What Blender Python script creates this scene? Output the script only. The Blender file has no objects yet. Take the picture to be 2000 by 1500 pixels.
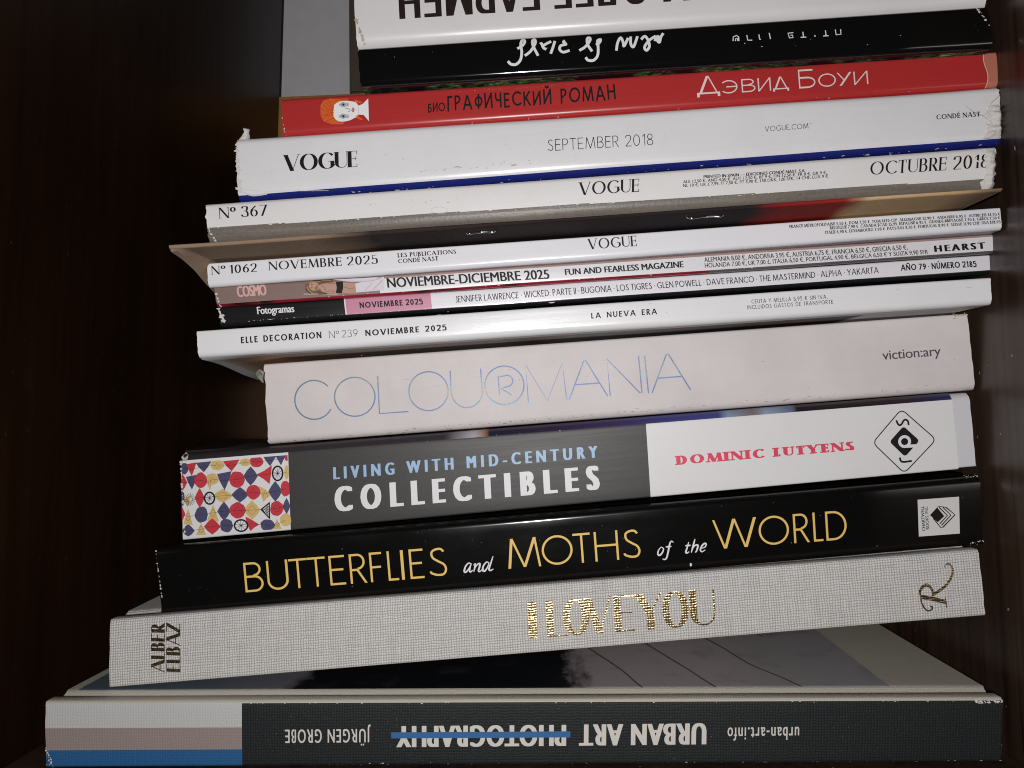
import bpy, bmesh, math, random
import numpy as np
from mathutils import Vector, Matrix, noise

random.seed(7)
SC = bpy.context.scene
COL = SC.collection

# ------------------------------------------------------------------ camera
# Photograph is 2000 x 1500; a phone's main lens is about 1500 px of focal length.
FPX = 1500.0
def cray(px, py):
    return Vector(((px - 1000) / FPX, -(py - 750) / FPX, -1.0))
_Y = cray(1084, 841).normalized()                  # where the shelf's depth lines converge
_N = cray(88, 1367).cross(cray(1958, 1368))        # the lowest book lies level
_X = _N.cross(_Y).normalized()
if _X.x < 0: _X = -_X
_Z = _X.cross(_Y).normalized()
RM = Matrix((_X, _Y, _Z))                          # camera space -> world
D0 = 0.268                                         # lens to the lowest spine, metres
def ray(px, py): return RM @ cray(px, py)
_r = ray(90, 1500)
CAMZ = -_r.z * D0 / _r.y                           # shelf top is z = 0
CAM = Vector((0, -D0, CAMZ))
cd = bpy.data.cameras.new('camera'); cam = bpy.data.objects.new('camera', cd); COL.objects.link(cam)
cd.sensor_fit = 'HORIZONTAL'; cd.sensor_width = 36; cd.lens = 27; cd.clip_start = 0.005; cd.clip_end = 50
cam.matrix_world = Matrix.Translation(CAM) @ RM.to_4x4()
SC.camera = cam

# ------------------------------------------------------------------ world, flash, exposure
w = bpy.data.worlds.new('World'); SC.world = w; w.use_nodes = True
bg = w.node_tree.nodes['Background']; bg.inputs[0].default_value = (0.9, 0.95, 1.0, 1); bg.inputs[1].default_value = 0.012
ld = bpy.data.lights.new('phone_flash', 'POINT'); ld.energy = 3.75; ld.color = (1.0, 0.975, 0.965); ld.shadow_soft_size = 0.004
fl = bpy.data.objects.new('phone_flash', ld); COL.objects.link(fl)
fl.location = CAM + RM @ Vector((-0.018, 0.004, 0.045))
SC.view_settings.view_transform = 'Standard'; SC.view_settings.look = 'None'
SC.view_settings.exposure = 0; SC.view_settings.gamma = 1
SC.cycles.use_denoising = True; SC.cycles.filter_width = 1.05

# ------------------------------------------------------------------ materials
def S(r, g, b):
    f = lambda c: (c / 255 / 12.92) if c / 255 <= 0.04045 else ((c / 255 + 0.055) / 1.055) ** 2.4
    return (f(r), f(g), f(b), 1.0)
class NT:
    def __init__(s, name):
        s.m = bpy.data.materials.new(name); s.m.use_nodes = True; s.t = s.m.node_tree
        s.b = s.t.nodes['Principled BSDF']
    def n(s, typ, **kw):
        o = s.t.nodes.new(typ)
        for k, v in kw.items():
            if isinstance(k, str) and hasattr(o, k): setattr(o, k, v)
        return o
    def l(s, a, b): s.t.links.new(a, b)
    def math(s, op, a, b=None, c=None):
        o = s.n('ShaderNodeMath'); o.operation = op
        for i, v in enumerate((a, b, c)):
            if v is None: continue
            if isinstance(v, (int, float)): o.inputs[i].default_value = v
            else: s.l(v, o.inputs[i])
        return o.outputs[0]
    def noise(s, vec, scale, detail=4, rough=0.55, dist=0.0):
        o = s.n('ShaderNodeTexNoise'); o.inputs['Scale'].default_value = scale
        o.inputs['Detail'].default_value = detail; o.inputs['Roughness'].default_value = rough
        o.inputs['Distortion'].default_value = dist
        if vec is not None: s.l(vec, o.inputs['Vector'])
        return o.outputs['Fac']
    def ramp(s, fac, stops, interp='LINEAR'):
        o = s.n('ShaderNodeValToRGB'); o.color_ramp.interpolation = interp
        e = o.color_ramp.elements
        while len(e) < len(stops): e.new(0.5)
        for i, (p, c) in enumerate(stops):
            e[i].position = p; e[i].color = c if len(c) == 4 else (*c, 1)
        s.l(fac, o.inputs[0]); return o.outputs[0]
    def mix(s, fac, a, b, mode='MIX'):
        o = s.n('ShaderNodeMix'); o.data_type = 'RGBA'; o.blend_type = mode
        for v, i in ((fac, 0), (a, 6), (b, 7)):
            if isinstance(v, (int, float)): o.inputs[i].default_value = v
            elif isinstance(v, tuple): o.inputs[i].default_value = v
            else: s.l(v, o.inputs[i])
        return o.outputs[2]
    def uv(s, sx=1, sy=1):
        u = s.n('ShaderNodeUVMap'); 
        if sx == 1 and sy == 1: return u.outputs[0]
        m = s.n('ShaderNodeMapping'); m.inputs['Scale'].default_value = (sx, sy, 1); s.l(u.outputs[0], m.inputs['Vector'])
        return m.outputs[0]
    def bump(s, h, strength, dist=0.0002):
        o = s.n('ShaderNodeBump'); o.inputs['Strength'].default_value = strength; o.inputs['Distance'].default_value = dist
        s.l(h, o.inputs['Height']); s.l(o.outputs[0], s.b.inputs['Normal']); return o
    def set(s, color=None, rough=None, metal=None, spec=None, coat=None, coat_rough=None):
        b = s.b
        if color is not None:
            if isinstance(color, tuple): b.inputs['Base Color'].default_value = color
            else: s.l(color, b.inputs['Base Color'])
        if rough is not None:
            if isinstance(rough, (int, float)): b.inputs['Roughness'].default_value = rough
            else: s.l(rough, b.inputs['Roughness'])
        if metal is not None: b.inputs['Metallic'].default_value = metal
        if spec is not None: b.inputs['Specular IOR Level'].default_value = spec
        if coat is not None: b.inputs['Coat Weight'].default_value = coat
        if coat_rough is not None: b.inputs['Coat Roughness'].default_value = coat_rough
        return s.m

_cache = {}
def paper(name, col, rough=0.38, spec=0.5, dirt=0.12, bump=0.12, grain=0.0, coat=0.0, dirtcol=(0.42, 0.35, 0.26, 1), hl=0.0):
    """printed paper or board: faint blotches, long handling streaks, a slightly uneven skin"""
    if name in _cache: return _cache[name]
    t = NT(name)
    big = t.noise(t.uv(), 45, 5, 0.6)
    streak = t.noise(t.uv(25, 700), 1.0, 4, 0.6)
    d = t.math('MULTIPLY', t.math('MAXIMUM', t.math('SUBTRACT', t.math('MULTIPLY', big, 0.65), t.math('MULTIPLY', streak, -0.35)), 0.0), 1.0)
    f = t.ramp(d, [(0.46, (0, 0, 0, 1)), (0.75, (1, 1, 1, 1))])
    f = t.math('MULTIPLY', f, dirt)
    c = t.mix(f, col, tuple(dirtcol), 'MIX') if dirt else col
    spk = t.noise(t.uv(), 2600, 2, 0.5)
    spots = t.ramp(t.noise(t.uv(), 900, 1, 0.3), [(0.74, (0, 0, 0, 1)), (0.79, (1, 1, 1, 1))])
    c = t.mix(t.math('MULTIPLY', spots, dirt * 0.9), c, (0.16, 0.12, 0.08, 1))
    if grain: c = t.mix(t.math('MULTIPLY', t.ramp(spk, [(0.55, (0, 0, 0, 1)), (0.72, (1, 1, 1, 1))]), grain), c, (0.6, 0.6, 0.6, 1))
    h = t.math('ADD', t.math('MULTIPLY', big, 1.0), t.math('ADD', t.math('MULTIPLY', spk, 0.10), t.math('MULTIPLY', streak, 0.35)))
    t.bump(h, bump, 0.0006)
    rr = t.math('ADD', t.math('MULTIPLY', streak, 0.16), rough - 0.08)
    _cache[name] = t.set(color=c, rough=rr, spec=spec, coat=coat, coat_rough=0.12)
    return _cache[name]
def ink(name, col, rough=0.45, spec=0.4):
    if name in _cache: return _cache[name]
    t = NT(name)
    n = t.noise(t.uv(), 1500, 3, 0.6)
    c = t.mix(t.math('MULTIPLY', n, 0.3), col, (col[0] * 1.5 + .004, col[1] * 1.5 + .004, col[2] * 1.5 + .004, 1))
    _cache[name] = t.set(color=c, rough=rough, spec=spec); return _cache[name]

WHITE = (0.74, 0.735, 0.76, 1)
M_black = ink('black_ink', (0.008, 0.0075, 0.008, 1), .5, .22)
M_brownink = ink('brown_black_ink', (0.016, 0.008, 0.008, 1), .5, .25)
M_whiteink = ink('white_ink', (0.70, 0.69, 0.71, 1))
M_paperedge = paper('worn_paper', (0.62, 0.60, 0.58, 1), 0.8, 0.2, 0.25, 0.5)
M_stain = ink('tan_stain', (0.42, 0.33, 0.23, 1), 0.6)

def pages_mat():
    if 'pages' in _cache: return _cache['pages']
    t = NT('page_edges')
    n = t.noise(t.uv(6, 9000), 1.0, 3, 0.7)
    c = t.ramp(n, [(0.3, (0.30, 0.27, 0.22, 1)), (0.7, (0.62, 0.58, 0.50, 1))])
    t.bump(n, 0.4, 0.0003)
    _cache['pages'] = t.set(color=c, rough=0.85, spec=0.2); return _cache['pages']

def weave(t, period, tilt=0.0):
    """plain weave from the surface coordinates: returns thread height"""
    u = t.n('ShaderNodeUVMap').outputs[0]
    wob = t.noise(u, 330, 3)
    s = t.n('ShaderNodeSeparateXYZ'); t.l(u, s.inputs[0])
    k = 2 * math.pi / period
    off = t.math('MULTIPLY', wob, period * 1.25)
    X = t.math('MULTIPLY', t.math('ADD', s.outputs[0], off), k)
    Y = t.math('MULTIPLY', t.math('ADD', s.outputs[1], off), k)
    sx = t.math('ABSOLUTE', t.math('SINE', t.math('MULTIPLY', X, 0.5)))
    sy = t.math('ABSOLUTE', t.math('SINE', t.math('MULTIPLY', Y, 0.5)))
    over = t.math('MULTIPLY', t.math('SINE', t.math('MULTIPLY', X, 0.5)), t.math('SINE', t.math('MULTIPLY', Y, 0.5)))
    return sx, sy, over, u

def cloth_mat():
    t = NT('grey_book_cloth')
    sx, sy, over, u = weave(t, 0.00092)
    h = t.math('MULTIPLY', sx, sy)
    slub = t.noise(t.uv(70, 1300), 1.0, 3, 0.7)
    slub2 = t.noise(t.uv(1300, 70), 1.0, 3, 0.7)
    f = t.math('ADD', t.math('MULTIPLY', h, 0.55), t.math('MULTIPLY', t.math('ADD', slub, slub2), 0.34))
    c = t.ramp(f, [(0.18, (0.22, 0.21, 0.205, 1)), (0.48, (0.47, 0.455, 0.44, 1)), (0.88, (0.76, 0.74, 0.715, 1))])
    t.bump(h, 0.5, 0.0003)
    return t.set(color=c, rough=0.85, spec=0.15)
def foil_mat():
    t = NT('gold_foil')
    sx, sy, over, u = weave(t, 0.00092)
    grit = t.noise(u, 1000, 3, 0.7)
    h = t.math('ADD', t.math('MULTIPLY', sx, 0.30), t.math('ADD', t.math('MULTIPLY', sy, 0.6), t.math('MULTIPLY', grit, 1.3)))
    t.bump(h, 1.0, 0.000085)
    c = t.ramp(grit, [(0.35, (0.22, 0.14, 0.055, 1)), (0.62, (0.90, 0.72, 0.42, 1))])
    return t.set(color=c, rough=0.27, metal=1.0)
def canvas_mat(name, col, wear=(0.6, 0.6, 0.6, 1), amt=0.15):
    t = NT(name)
    sx, sy, over, u = weave(t, 0.00095)
    n = t.noise(u, 1100, 4, 0.7)
    m = t.ramp(t.math('ADD', t.math('MULTIPLY', t.math('MULTIPLY', sx, sy), 0.16), t.math('MULTIPLY', n, 0.88)), [(0.50, (0, 0, 0, 1)), (0.85, (1, 1, 1, 1))])
    c = t.mix(t.math('MULTIPLY', m, amt), col, wear)
    bl = t.noise(u, 30, 4)
    c = t.mix(t.math('MULTIPLY', bl, 0.18), c, (col[0] * 0.45, col[1] * 0.42, col[2] * 0.38, 1))
    t.bump(t.math('ADD', t.math('MULTIPLY', t.math('MULTIPLY', sx, sy), 0.5), n), 0.55, 0.00025)
    return t.set(color=c, rough=0.6, spec=0.3)
def holo_mat():
    t = NT('holographic_foil')
    u = t.n('ShaderNodeUVMap').outputs[0]
    n = t.noise(t.uv(), 1800, 3, 0.7)
    g = t.noise(t.uv(14, 55), 1.0, 2)
    c = t.ramp(g, [(0.30, (0.13, 0.17, 0.36, 1)), (0.45, (0.16, 0.20, 0.33, 1)), (0.54, (0.20, 0.28, 0.34, 1)), (0.62, (0.32, 0.30, 0.27, 1)), (0.72, (0.18, 0.20, 0.30, 1))])
    c = t.mix(t.math('MULTIPLY', t.ramp(n, [(0.5, (0, 0, 0, 1)), (0.7, (1, 1, 1, 1))]), 0.55), c, (0.09, 0.09, 0.11, 1))
    t.bump(n, 0.8, 0.0001)
    return t.set(color=c, rough=0.55, metal=0.8)
def wood_mat(name, dark, light, rough, scale=1.0, dust=0.0, spec=0.5, gloss_n=0.15):
    t = NT(name)
    o = t.n('ShaderNodeTexCoord').outputs['Object']
    def mp(sc):
        m = t.n('ShaderNodeMapping'); m.inputs['Scale'].default_value = sc; t.l(o, m.inputs['Vector']); return m.outputs[0]
    g = t.noise(mp((260 * scale, 260 * scale, 7 * scale)), 1.0, 5, 0.65, 0.4)
    b = t.noise(mp((22, 22, 9)), 1.0, 4, 0.6)
    f = t.math('ADD', t.math('MULTIPLY', g, 0.6), t.math('MULTIPLY', b, 0.5))
    c = t.ramp(f, [(0.36, dark), (0.58, tuple((a + bb) / 2 for a, bb in zip(dark, light))), (0.78, light)])
    pores = t.ramp(t.noise(mp((900, 900, 26)), 1.0, 2), [(0.66, (0, 0, 0, 1)), (0.76, (1, 1, 1, 1))])
    c = t.mix(t.math('MULTIPLY', pores, 0.7), c, (0.004, 0.003, 0.003, 1))
    if dust:
        sp = t.ramp(t.noise(mp((520, 520, 380)), 1.0, 1, 0.4), [(0.775, (0, 0, 0, 1)), (0.80, (1, 1, 1, 1))])
        c = t.mix(t.math('MULTIPLY', sp, dust), c, (0.40, 0.37, 0.33, 1))
    t.bump(t.math('ADD', g, t.math('MULTIPLY', pores, -0.6)), 0.22, 0.0004)
    r = t.math('ADD', t.math('MULTIPLY', b, gloss_n), rough - gloss_n / 2)
    return t.set(color=c, rough=r, spec=spec)

# ------------------------------------------------------------------ mesh helpers
def link_mesh(name, verts, faces, mats, parent=None, mi=None, uvs=None, smooth=None, org=None):
    me = bpy.data.meshes.new(name)
    o0 = org if org is not None else (parent.location if parent else Vector((0, 0, 0)))
    me.from_pydata([tuple(Vector(v) - o0) for v in verts], [], faces)
    for m in mats: me.materials.append(m)
    if mi: me.polygons.foreach_set('material_index', mi)
    if uvs is not None:
        ul = me.uv_layers.new(name='UVMap')
        for lp in me.loops: ul.data[lp.index].uv = uvs[lp.vertex_index]
    if smooth is not None:
        me.polygons.foreach_set('use_smooth', [True] * len(me.polygons))
        me.set_sharp_from_angle(angle=smooth)
    me.validate(); me.update()
    o = bpy.data.objects.new(name, me); COL.objects.link(o)
    if parent: o.parent = parent
    elif org is not None: o.location = o0
    return o
def box(name, lo, hi, mat, parent=None, bev=0.0):
    bm = bmesh.new(); bmesh.ops.create_cube(bm, size=1)
    lo = Vector(lo); hi = Vector(hi); c = (lo + hi) / 2
    for v in bm.verts: v.co = Vector((v.co.x * (hi.x - lo.x), v.co.y * (hi.y - lo.y), v.co.z * (hi.z - lo.z)))
    if bev: bmesh.ops.bevel(bm, geom=bm.edges[:], offset=bev, segments=2, affect='EDGES')
    me = bpy.data.meshes.new(name); bm.to_mesh(me); bm.free(); me.materials.append(mat)
    o = bpy.data.objects.new(name, me); COL.objects.link(o)
    o.location = c - (parent.location if parent else Vector((0, 0, 0)))
    if parent: o.parent = parent
    return o
def thing(name, label, cat, loc, group=None):
    o = bpy.data.objects.new(name, None); COL.objects.link(o); o.location = loc
    o.empty_display_size = 0.02; o['label'] = label; o['category'] = cat
    if group: o['group'] = group
    return o

# ------------------------------------------------------------------ stroke lettering (outlines drawn as pen strokes)
def catmull(pts, n=7):
    out = []
    P = [pts[0]] + list(pts) + [pts[-1]]
    for i in range(1, len(P) - 2):
        p0, p1, p2, p3 = P[i - 1], P[i], P[i + 1], P[i + 2]
        for k in range(n):
            s = k / n
            out.append(tuple(0.5 * ((2 * b) + (-a + c) * s + (2 * a - 5 * b + 4 * c - d) * s * s + (-a + 3 * b - 3 * c + d) * s ** 3)
                             for a, b, c, d in zip(p0, p1, p2, p3)))
    out.append(tuple(pts[-1])); return out
def ell(cx, cy, rx, ry, a0, a1, n=28):
    n = max(6, int(n * abs(a1 - a0) / 360) + 2)
    return [(cx + rx * math.cos(math.radians(a0 + (a1 - a0) * i / n)), cy + ry * math.sin(math.radians(a0 + (a1 - a0) * i / n))) for i in range(n + 1)]
def strip(pts, wfun, closed=False):
    """a ribbon of quads along pts; wfun(tx, ty, s) is its width"""
    n = len(pts); L = []
    for i in range(n):
        a = pts[(i - 1) % n] if closed or i > 0 else pts[i]
        b = pts[(i + 1) % n] if closed or i < n - 1 else pts[i]
        tx, ty = b[0] - a[0], b[1] - a[1]; q = math.hypot(tx, ty) or 1
        tx /= q; ty /= q
        hw = wfun(tx, ty, i / max(1, n - 1)) / 2
        L.append(((pts[i][0] - ty * hw, pts[i][1] + tx * hw), (pts[i][0] + ty * hw, pts[i][1] - tx * hw)))
    V = [p for ab in L for p in ab]
    F = [(2 * i, 2 * i + 1, 2 * i + 3, 2 * i + 2) for i in range(n - 1)]
    if closed: F.append((2 * n - 2, 2 * n - 1, 1, 0))
    return V, F

def glyph(ch, K, N):
    a, b = N / 2, K / 2
    L = lambda x0, y0, x1, y1, k=None, s='': ('L', x0, y0, x1, y1, k, s)
    E = lambda cx, cy, rx, ry, a0, a1: ('P', ell(cx, cy, rx, ry, a0, a1))
    C = lambda *p: ('P', catmull(p))
    st = lambda x, s='be': L(x, 0, x, 1, 'K', s)
    acc = None
    if ch in 'ÉÈÚÑÜЙ' and len(ch) == 1:
        acc = ch; ch = {'É': 'E', 'È': 'E', 'Ú': 'U', 'Ñ': 'N', 'Ü': 'U', 'Й': 'И'}[ch]
    ch = {'Р': 'P', 'А': 'A', 'Е': 'E', 'С': 'C', 'К': 'K', 'О': 'O', 'М': 'M', 'Н': 'H', 'В': 'B', 'Т': 'T'}.get(ch, ch)
    g = {
     'A': lambda: (.76, [L(.04, 0, .375, 1, 'N', 'b'), L(.385, 1, .72, 0, 'K', 'e'), L(.16, .34, .6, .34, 'N')]),
     'B': lambda: (.54, [st(b), L(b, 1 - a, .27, 1 - a, 'N'), E(.27, .76, .22 - b, .24 - a, 90, -90), L(b, .52, .29, .52, 'N'), E(.29, .26 + a / 2, .25 - b, .26 - a / 2, 90, -90), L(b, a, .29, a, 'N')]),
     'C': lambda: (.74, [E(.46, .5, .46 - b, .5 - a, 42, 318)]),
     'D': lambda: (.7, [st(b), L(b, 1 - a, .26, 1 - a, 'N'), E(.26, .5, .44 - b, .5 - a, 90, -90), L(b, a, .26, a, 'N')]),
     'E': lambda: (.48, [st(b), L(b, 1 - a, .48, 1 - a, 'N', 'v'), L(b, .52, .43, .52, 'N', 'w'), L(b, a, .48, a, 'N', 'v')]),
     'F': lambda: (.44, [st(b), L(b, 1 - a, .44, 1 - a, 'N', 'v'), L(b, .5, .4, .5, 'N', 'w')]),
     'G': lambda: (.82, [E(.46, .5, .46 - b, .5 - a, 42, 335), L(.5, .46, .82, .46, 'N'), L(.82 - b, .46, .82 - b, .16, 'K')]),
     'H': lambda: (.66, [st(b), st(.66 - b), L(b, .52, .66 - b, .52, 'N')]),
     'I': lambda: (K, [st(b)]),
     'J': lambda: (.36, [L(.36 - b, 1, .36 - b, .2, 'K', 'b'), E(.17, .2, .19 - b, .2 - a, 0, -150)]),
     'K': lambda: (.6, [st(b), L(.53, 1, b, .4, 'N', 'b'), L(.22, .56, .56, 0, 'K', 'e')]),
     'L': lambda: (.42, [st(b), L(b, a, .42, a, 'N', 'v')]),
     'M': lambda: (.9, [L(.05, 0, .15, 1, 'N', 'b'), L(.15, 1, .45, .02, 'K'), L(.45, .02, .75, 1, 'N'), L(.75, 1, .85, 0, 'K', 'e')]),
     'N': lambda: (.7, [L(a, 0, a, 1, 'N', 'be'), L(.03, 1, .67, 0, 'K'), L(.7 - a, 0, .7 - a, 1, 'N', 'e')]),
     'O': lambda: (.92, [E(.46, .5, .46 - b, .5 - a, 0, 360)]),
     'P': lambda: (.5, [st(b), L(b, 1 - a, .26, 1 - a, 'N'), E(.26, .73, .24 - b, .27 - a, 90, -90), L(b, .46, .26, .46 + a * 0, 'N')]),
     'Q': lambda: (.92, [E(.46, .5, .46 - b, .5 - a, 0, 360), L(.5, .25, .86, -.06, 'K')]),
     'R': lambda: (.54, [st(b), L(b, 1 - a, .26, 1 - a, 'N'), E(.26, .73, .24 - b, .27 - a, 90, -90), L(b, .46, .26, .46, 'N'), L(.24, .47, .50, 0, 'K', 'e')]),
     'S': lambda: (.5, [C((.45 - a, .84), (.34, .97 - a), (.2, .965 - a), (.08 + b * .5, .84), (.1 + b * .5, .66), (.25, .53), (.41 - b * .4, .41), (.47 - b * .7, .24), (.38, .05 + a), (.22, .03 + a), (.06, .1 + a), (a, .2))]),
     'T': lambda: (.54, [L(0, 1 - a, .54, 1 - a, 'N', 'vV'), L(.27, 0, .27, 1, 'K', 'b')]),
     'U': lambda: (.64, [L(b, 1, b, .32, 'K', 'b'), ('T', ell((b + .64 - a) / 2, .32, (.64 - a - b) / 2, .32 - a, 180, 360), K, N), L(.64 - a, .32, .64 - a, 1, 'N', 'e')]),
     'V': lambda: (.74, [L(.04, 1, .365, 0, 'K', 'b'), L(.375, 0, .70, 1, 'N', 'e')]),
     'W': lambda: (1.1, [L(.04, 1, .29, 0, 'K', 'b'), L(.30, 0, .545, 1, 'N'), L(.55, 1, .80, 0, 'K'), L(.81, 0, 1.06, 1, 'N', 'e')]),
     'X': lambda: (.64, [L(.05, 1, .59, 0, 'K', 'be'), L(.05, 0, .59, 1, 'N', 'be')]),
     'Y': lambda: (.66, [L(.04, 1, .33, .45, 'K', 'b'), L(.33, .45, .62, 1, 'N', 'e'), L(.33, 0, .33, .48, 'K', 'b')]),
     'Z': lambda: (.56, [L(.02, 1 - a, .54, 1 - a, 'N'), L(.05, 0, .51, 1, 'K'), L(.02, a, .56, a, 'N', 'v')]),
     '0': lambda: (.58, [E(.29, .5, .29 - b, .5 - a, 0, 360)]),
     '1': lambda: (.26 + b, [L(.26, 0, .26, 1, 'K', 'b'), L(.06, .80, .26, .99, 'N')]),
     '2': lambda: (.54, [C((a + .03, .74), (.08, .9), (.26, 1 - a), (.43, .92), (.49 - b * .4, .74), (.42, .52), (.22, .26), (.04, a)), L(.03, a, .54, a, 'N')]),
     '3': lambda: (.52, [C((a + .03, .80), (.12, .95), (.26, 1 - a), (.42, .92), (.46 - b * .4, .75), (.38, .58), (.22, .53)), C((.22, .53), (.40, .49), (.50 - b * .5, .30), (.44, .08), (.26, a), (.09, .07), (a, .22))]),
     '4': lambda: (.58, [L(.44, 0, .44, 1, 'K', 'b'), L(.02, .25, .42, .98, 'N'), L(.02, .25, .58, .25, 'N')]),
     '5': lambda: (.52, [L(.10, 1 - a, .46, 1 - a, 'N'), L(.10, 1, .07, .53, 'N'), C((.07, .54), (.24, .63), (.42, .55), (.5 - b * .5, .32), (.42, .08), (.24, a), (.08, .06), (a, .18))]),
     '6': lambda: (.56, [E(.28, .31, .28 - b, .31 - a, 0, 360), C((.42, .96), (.25, .78), (.10, .56), (b, .32))]),
     '7': lambda: (.54, [L(.0, 1 - a, .54, 1 - a, 'N'), L(.16, 0, .50, 1, 'K')]),
     '8': lambda: (.54, [E(.27, .75, .23 - b, .25 - a, 0, 360), E(.27, .265, .27 - b, .265 - a, 0, 360)]),
     '9': lambda: (.56, [E(.28, .69, .28 - b, .31 - a, 0, 360), C((.14, .04), (.31, .22), (.46, .44), (.56 - b, .68))]),
     '.': lambda: (max(.1, K), [L(max(.1, K) / 2, 0, max(.1, K) / 2, max(.12, N), 'D')]),
     ',': lambda: (max(.1, K), [L(.02, -.16, max(.1, K) / 2 + .02, .12, 'D')]),
     '·': lambda: (.14, [L(.07, .38, .07, .52, 'D')]),
     ':': lambda: (max(.1, K), [L(.05, 0, .05, .12, 'D'), L(.05, .5, .05, .62, 'D')]),
     '-': lambda: (.3, [L(0, .36, .3, .36, 'D')]),
     '—': lambda: (.7, [L(0, .36, .7, .36, 'D')]),
     '°': lambda: (.36, [('P', ell(.18, .80, .15, .17, 0, 360))]),
     'º': lambda: (.36, [('P', ell(.18, .76, .15, .19, 0, 360))]),
     '€': lambda: (.62, [E(.38, .5, .32 - b, .5 - a, 48, 312), L(0, .58, .5, .58, 'N'), L(0, .42, .46, .42, 'N')]),
     '£': lambda: (.54, [C((.48, .82), (.38, 1 - a), (.24, .92), (.18, .70), (.20, .40), (.16, .12), (.03, a)), L(.02, a, .54, a, 'N'), L(.02, .45, .40, .45, 'N')]),
     '$': lambda: (.5, [C((.45, .84), (.25, .97), (.08, .78), (.25, .53), (.44, .28), (.25, .03), (.04, .18)), L(.25, -.08, .25, 1.08, 'N')]),
     # Cyrillic capitals with no Latin twin
     'Г': lambda: (.42, [st(b), L(b, 1 - a, .42, 1 - a, 'N')]),
     'Б': lambda: (.52, [st(b), L(b, 1 - a, .46, 1 - a, 'N'), L(b, .56, .27, .56, 'N'), E(.27, .28 + a / 2, .25 - b, .28 - a / 2, 90, -90), L(b, a, .27, a, 'N')]),
     'И': lambda: (.66, [st(b), L(.03, 0, .63, 1, 'K'), st(.66 - b)]),
     'Ч': lambda: (.54, [st(.54 - b), C((b, 1), (b, .68), (.16, .50), (.32, .48), (.54 - b, .54))]),
     'Ф': lambda: (.66, [L(.33, -.02, .33, 1.05, 'K'), E(.33, .52, .33 - b, .30, 0, 360)]),
     'Д': lambda: (.86, [L(.14, .06, .42, 1, 'N'), L(.44, 1, .74, .06, 'K'), L(.03, a + .05, .83, a + .05, 'N'), L(.03 + a, -.10, .03 + a, .07, 'N'), L(.83 - a, -.10, .83 - a, .07, 'N')]),
     'Э': lambda: (.76, [E(.30, .5, .46 - b, .5 - a, 138, -138), L(.18, .5, .72, .5, 'N')]),
     'У': lambda: (.64, [L(.04, 1, .34, .36, 'K'), L(.14, 0, .60, 1, 'N')]),
     'Л': lambda: (.62, [st(.62 - b), L(.1, 1 - a, .6, 1 - a, 'N'), L(.05, 0, .2, 1, 'K')]),
    }[ch]()
    W, stx = g
    if acc:
        m = W / 2
        if acc in 'ÉÚ': stx.append(L(m - .04, 1.1, m + .1, 1.28, 'D'))
        elif acc == 'È': stx.append(L(m + .06, 1.1, m - .08, 1.28, 'D'))
        elif acc == 'Ñ': stx.append(('P', catmull([(m - .2, 1.12), (m - .08, 1.2), (m + .08, 1.13), (m + .2, 1.21)])))
        elif acc == 'Ü': stx += [L(m - .14, 1.1, m - .14, 1.22, 'D'), L(m + .14, 1.1, m + .14, 1.22, 'D')]
        elif acc == 'Й': stx.append(('P', catmull([(m - .15, 1.22), (m, 1.1), (m + .15, 1.22)])))
    return W, stx

def draw_glyph(ch, K, N, serif=0.0, sth=None):
    """-> width, list of (verts, faces) layers in units of the cap height"""
    W, stx = glyph(ch, K, N); out = []
    sth = sth or N
    def rect(x0, y0, x1, y1): out.append(([(x0, y0), (x1, y0), (x1, y1), (x0, y1)], [(0, 1, 2, 3)]))
    for s in stx:
        if s[0] == 'T':
            k0, k1 = s[2], s[3]; out.append(strip(s[1], lambda tx, ty, q: (k0 + (k1 - k0) * min(1, q * 1.5)) * (abs(ty) ** 1.7) + N * (1 - abs(ty) ** 1.7)))
        elif s[0] == 'P':
            p = s[1]; cl = math.hypot(p[0][0] - p[-1][0], p[0][1] - p[-1][1]) < 1e-6
            out.append(strip(p[:-1] if cl else p, lambda tx, ty, q: N + (K - N) * abs(ty) ** 1.7, cl))
        else:
            _, x0, y0, x1, y1, k, sf = s
            wd = {'K': K, 'N': N, 'D': max(N, (K + N) / 2)}.get(k, K)
            dx, dy = x1 - x0, y1 - y0; q = math.hypot(dx, dy)
            if abs(dy) > 0.3 and abs(dx) > 1e-4:       # slanted stems are cut level
                hx = wd / 2 * q / abs(dy)
                out.append(([(x0 - hx, y0), (x0 + hx, y0), (x1 + hx, y1), (x1 - hx, y1)], [(0, 1, 2, 3)]))
            else:
                out.append(strip([(x0, y0), (x1, y1)], lambda *_: wd))
            if serif:
                for f, (xx, yy) in (('b', (x0, y0)), ('e', (x1, y1))):
                    if f in sf and yy in (0, 1):
                        y_a, y_b = (0, sth) if yy == 0 else (1 - sth, 1)
                        rect(xx - wd / 2 - serif, y_a, xx + wd / 2 + serif, y_b)
                if 'v' in sf: rect(x1 - N * .9, y1 - .2 if y1 > .5 else y1 - N / 2, x1, y1 + N / 2 if y1 > .5 else y1 + .2)
                if 'V' in sf: rect(x0, y0 - .2, x0 + N * .9, y0 + N / 2)
                if 'w' in sf: rect(x1 - N, y1 - .12, x1, y1 + .12)
    return W, out

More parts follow.
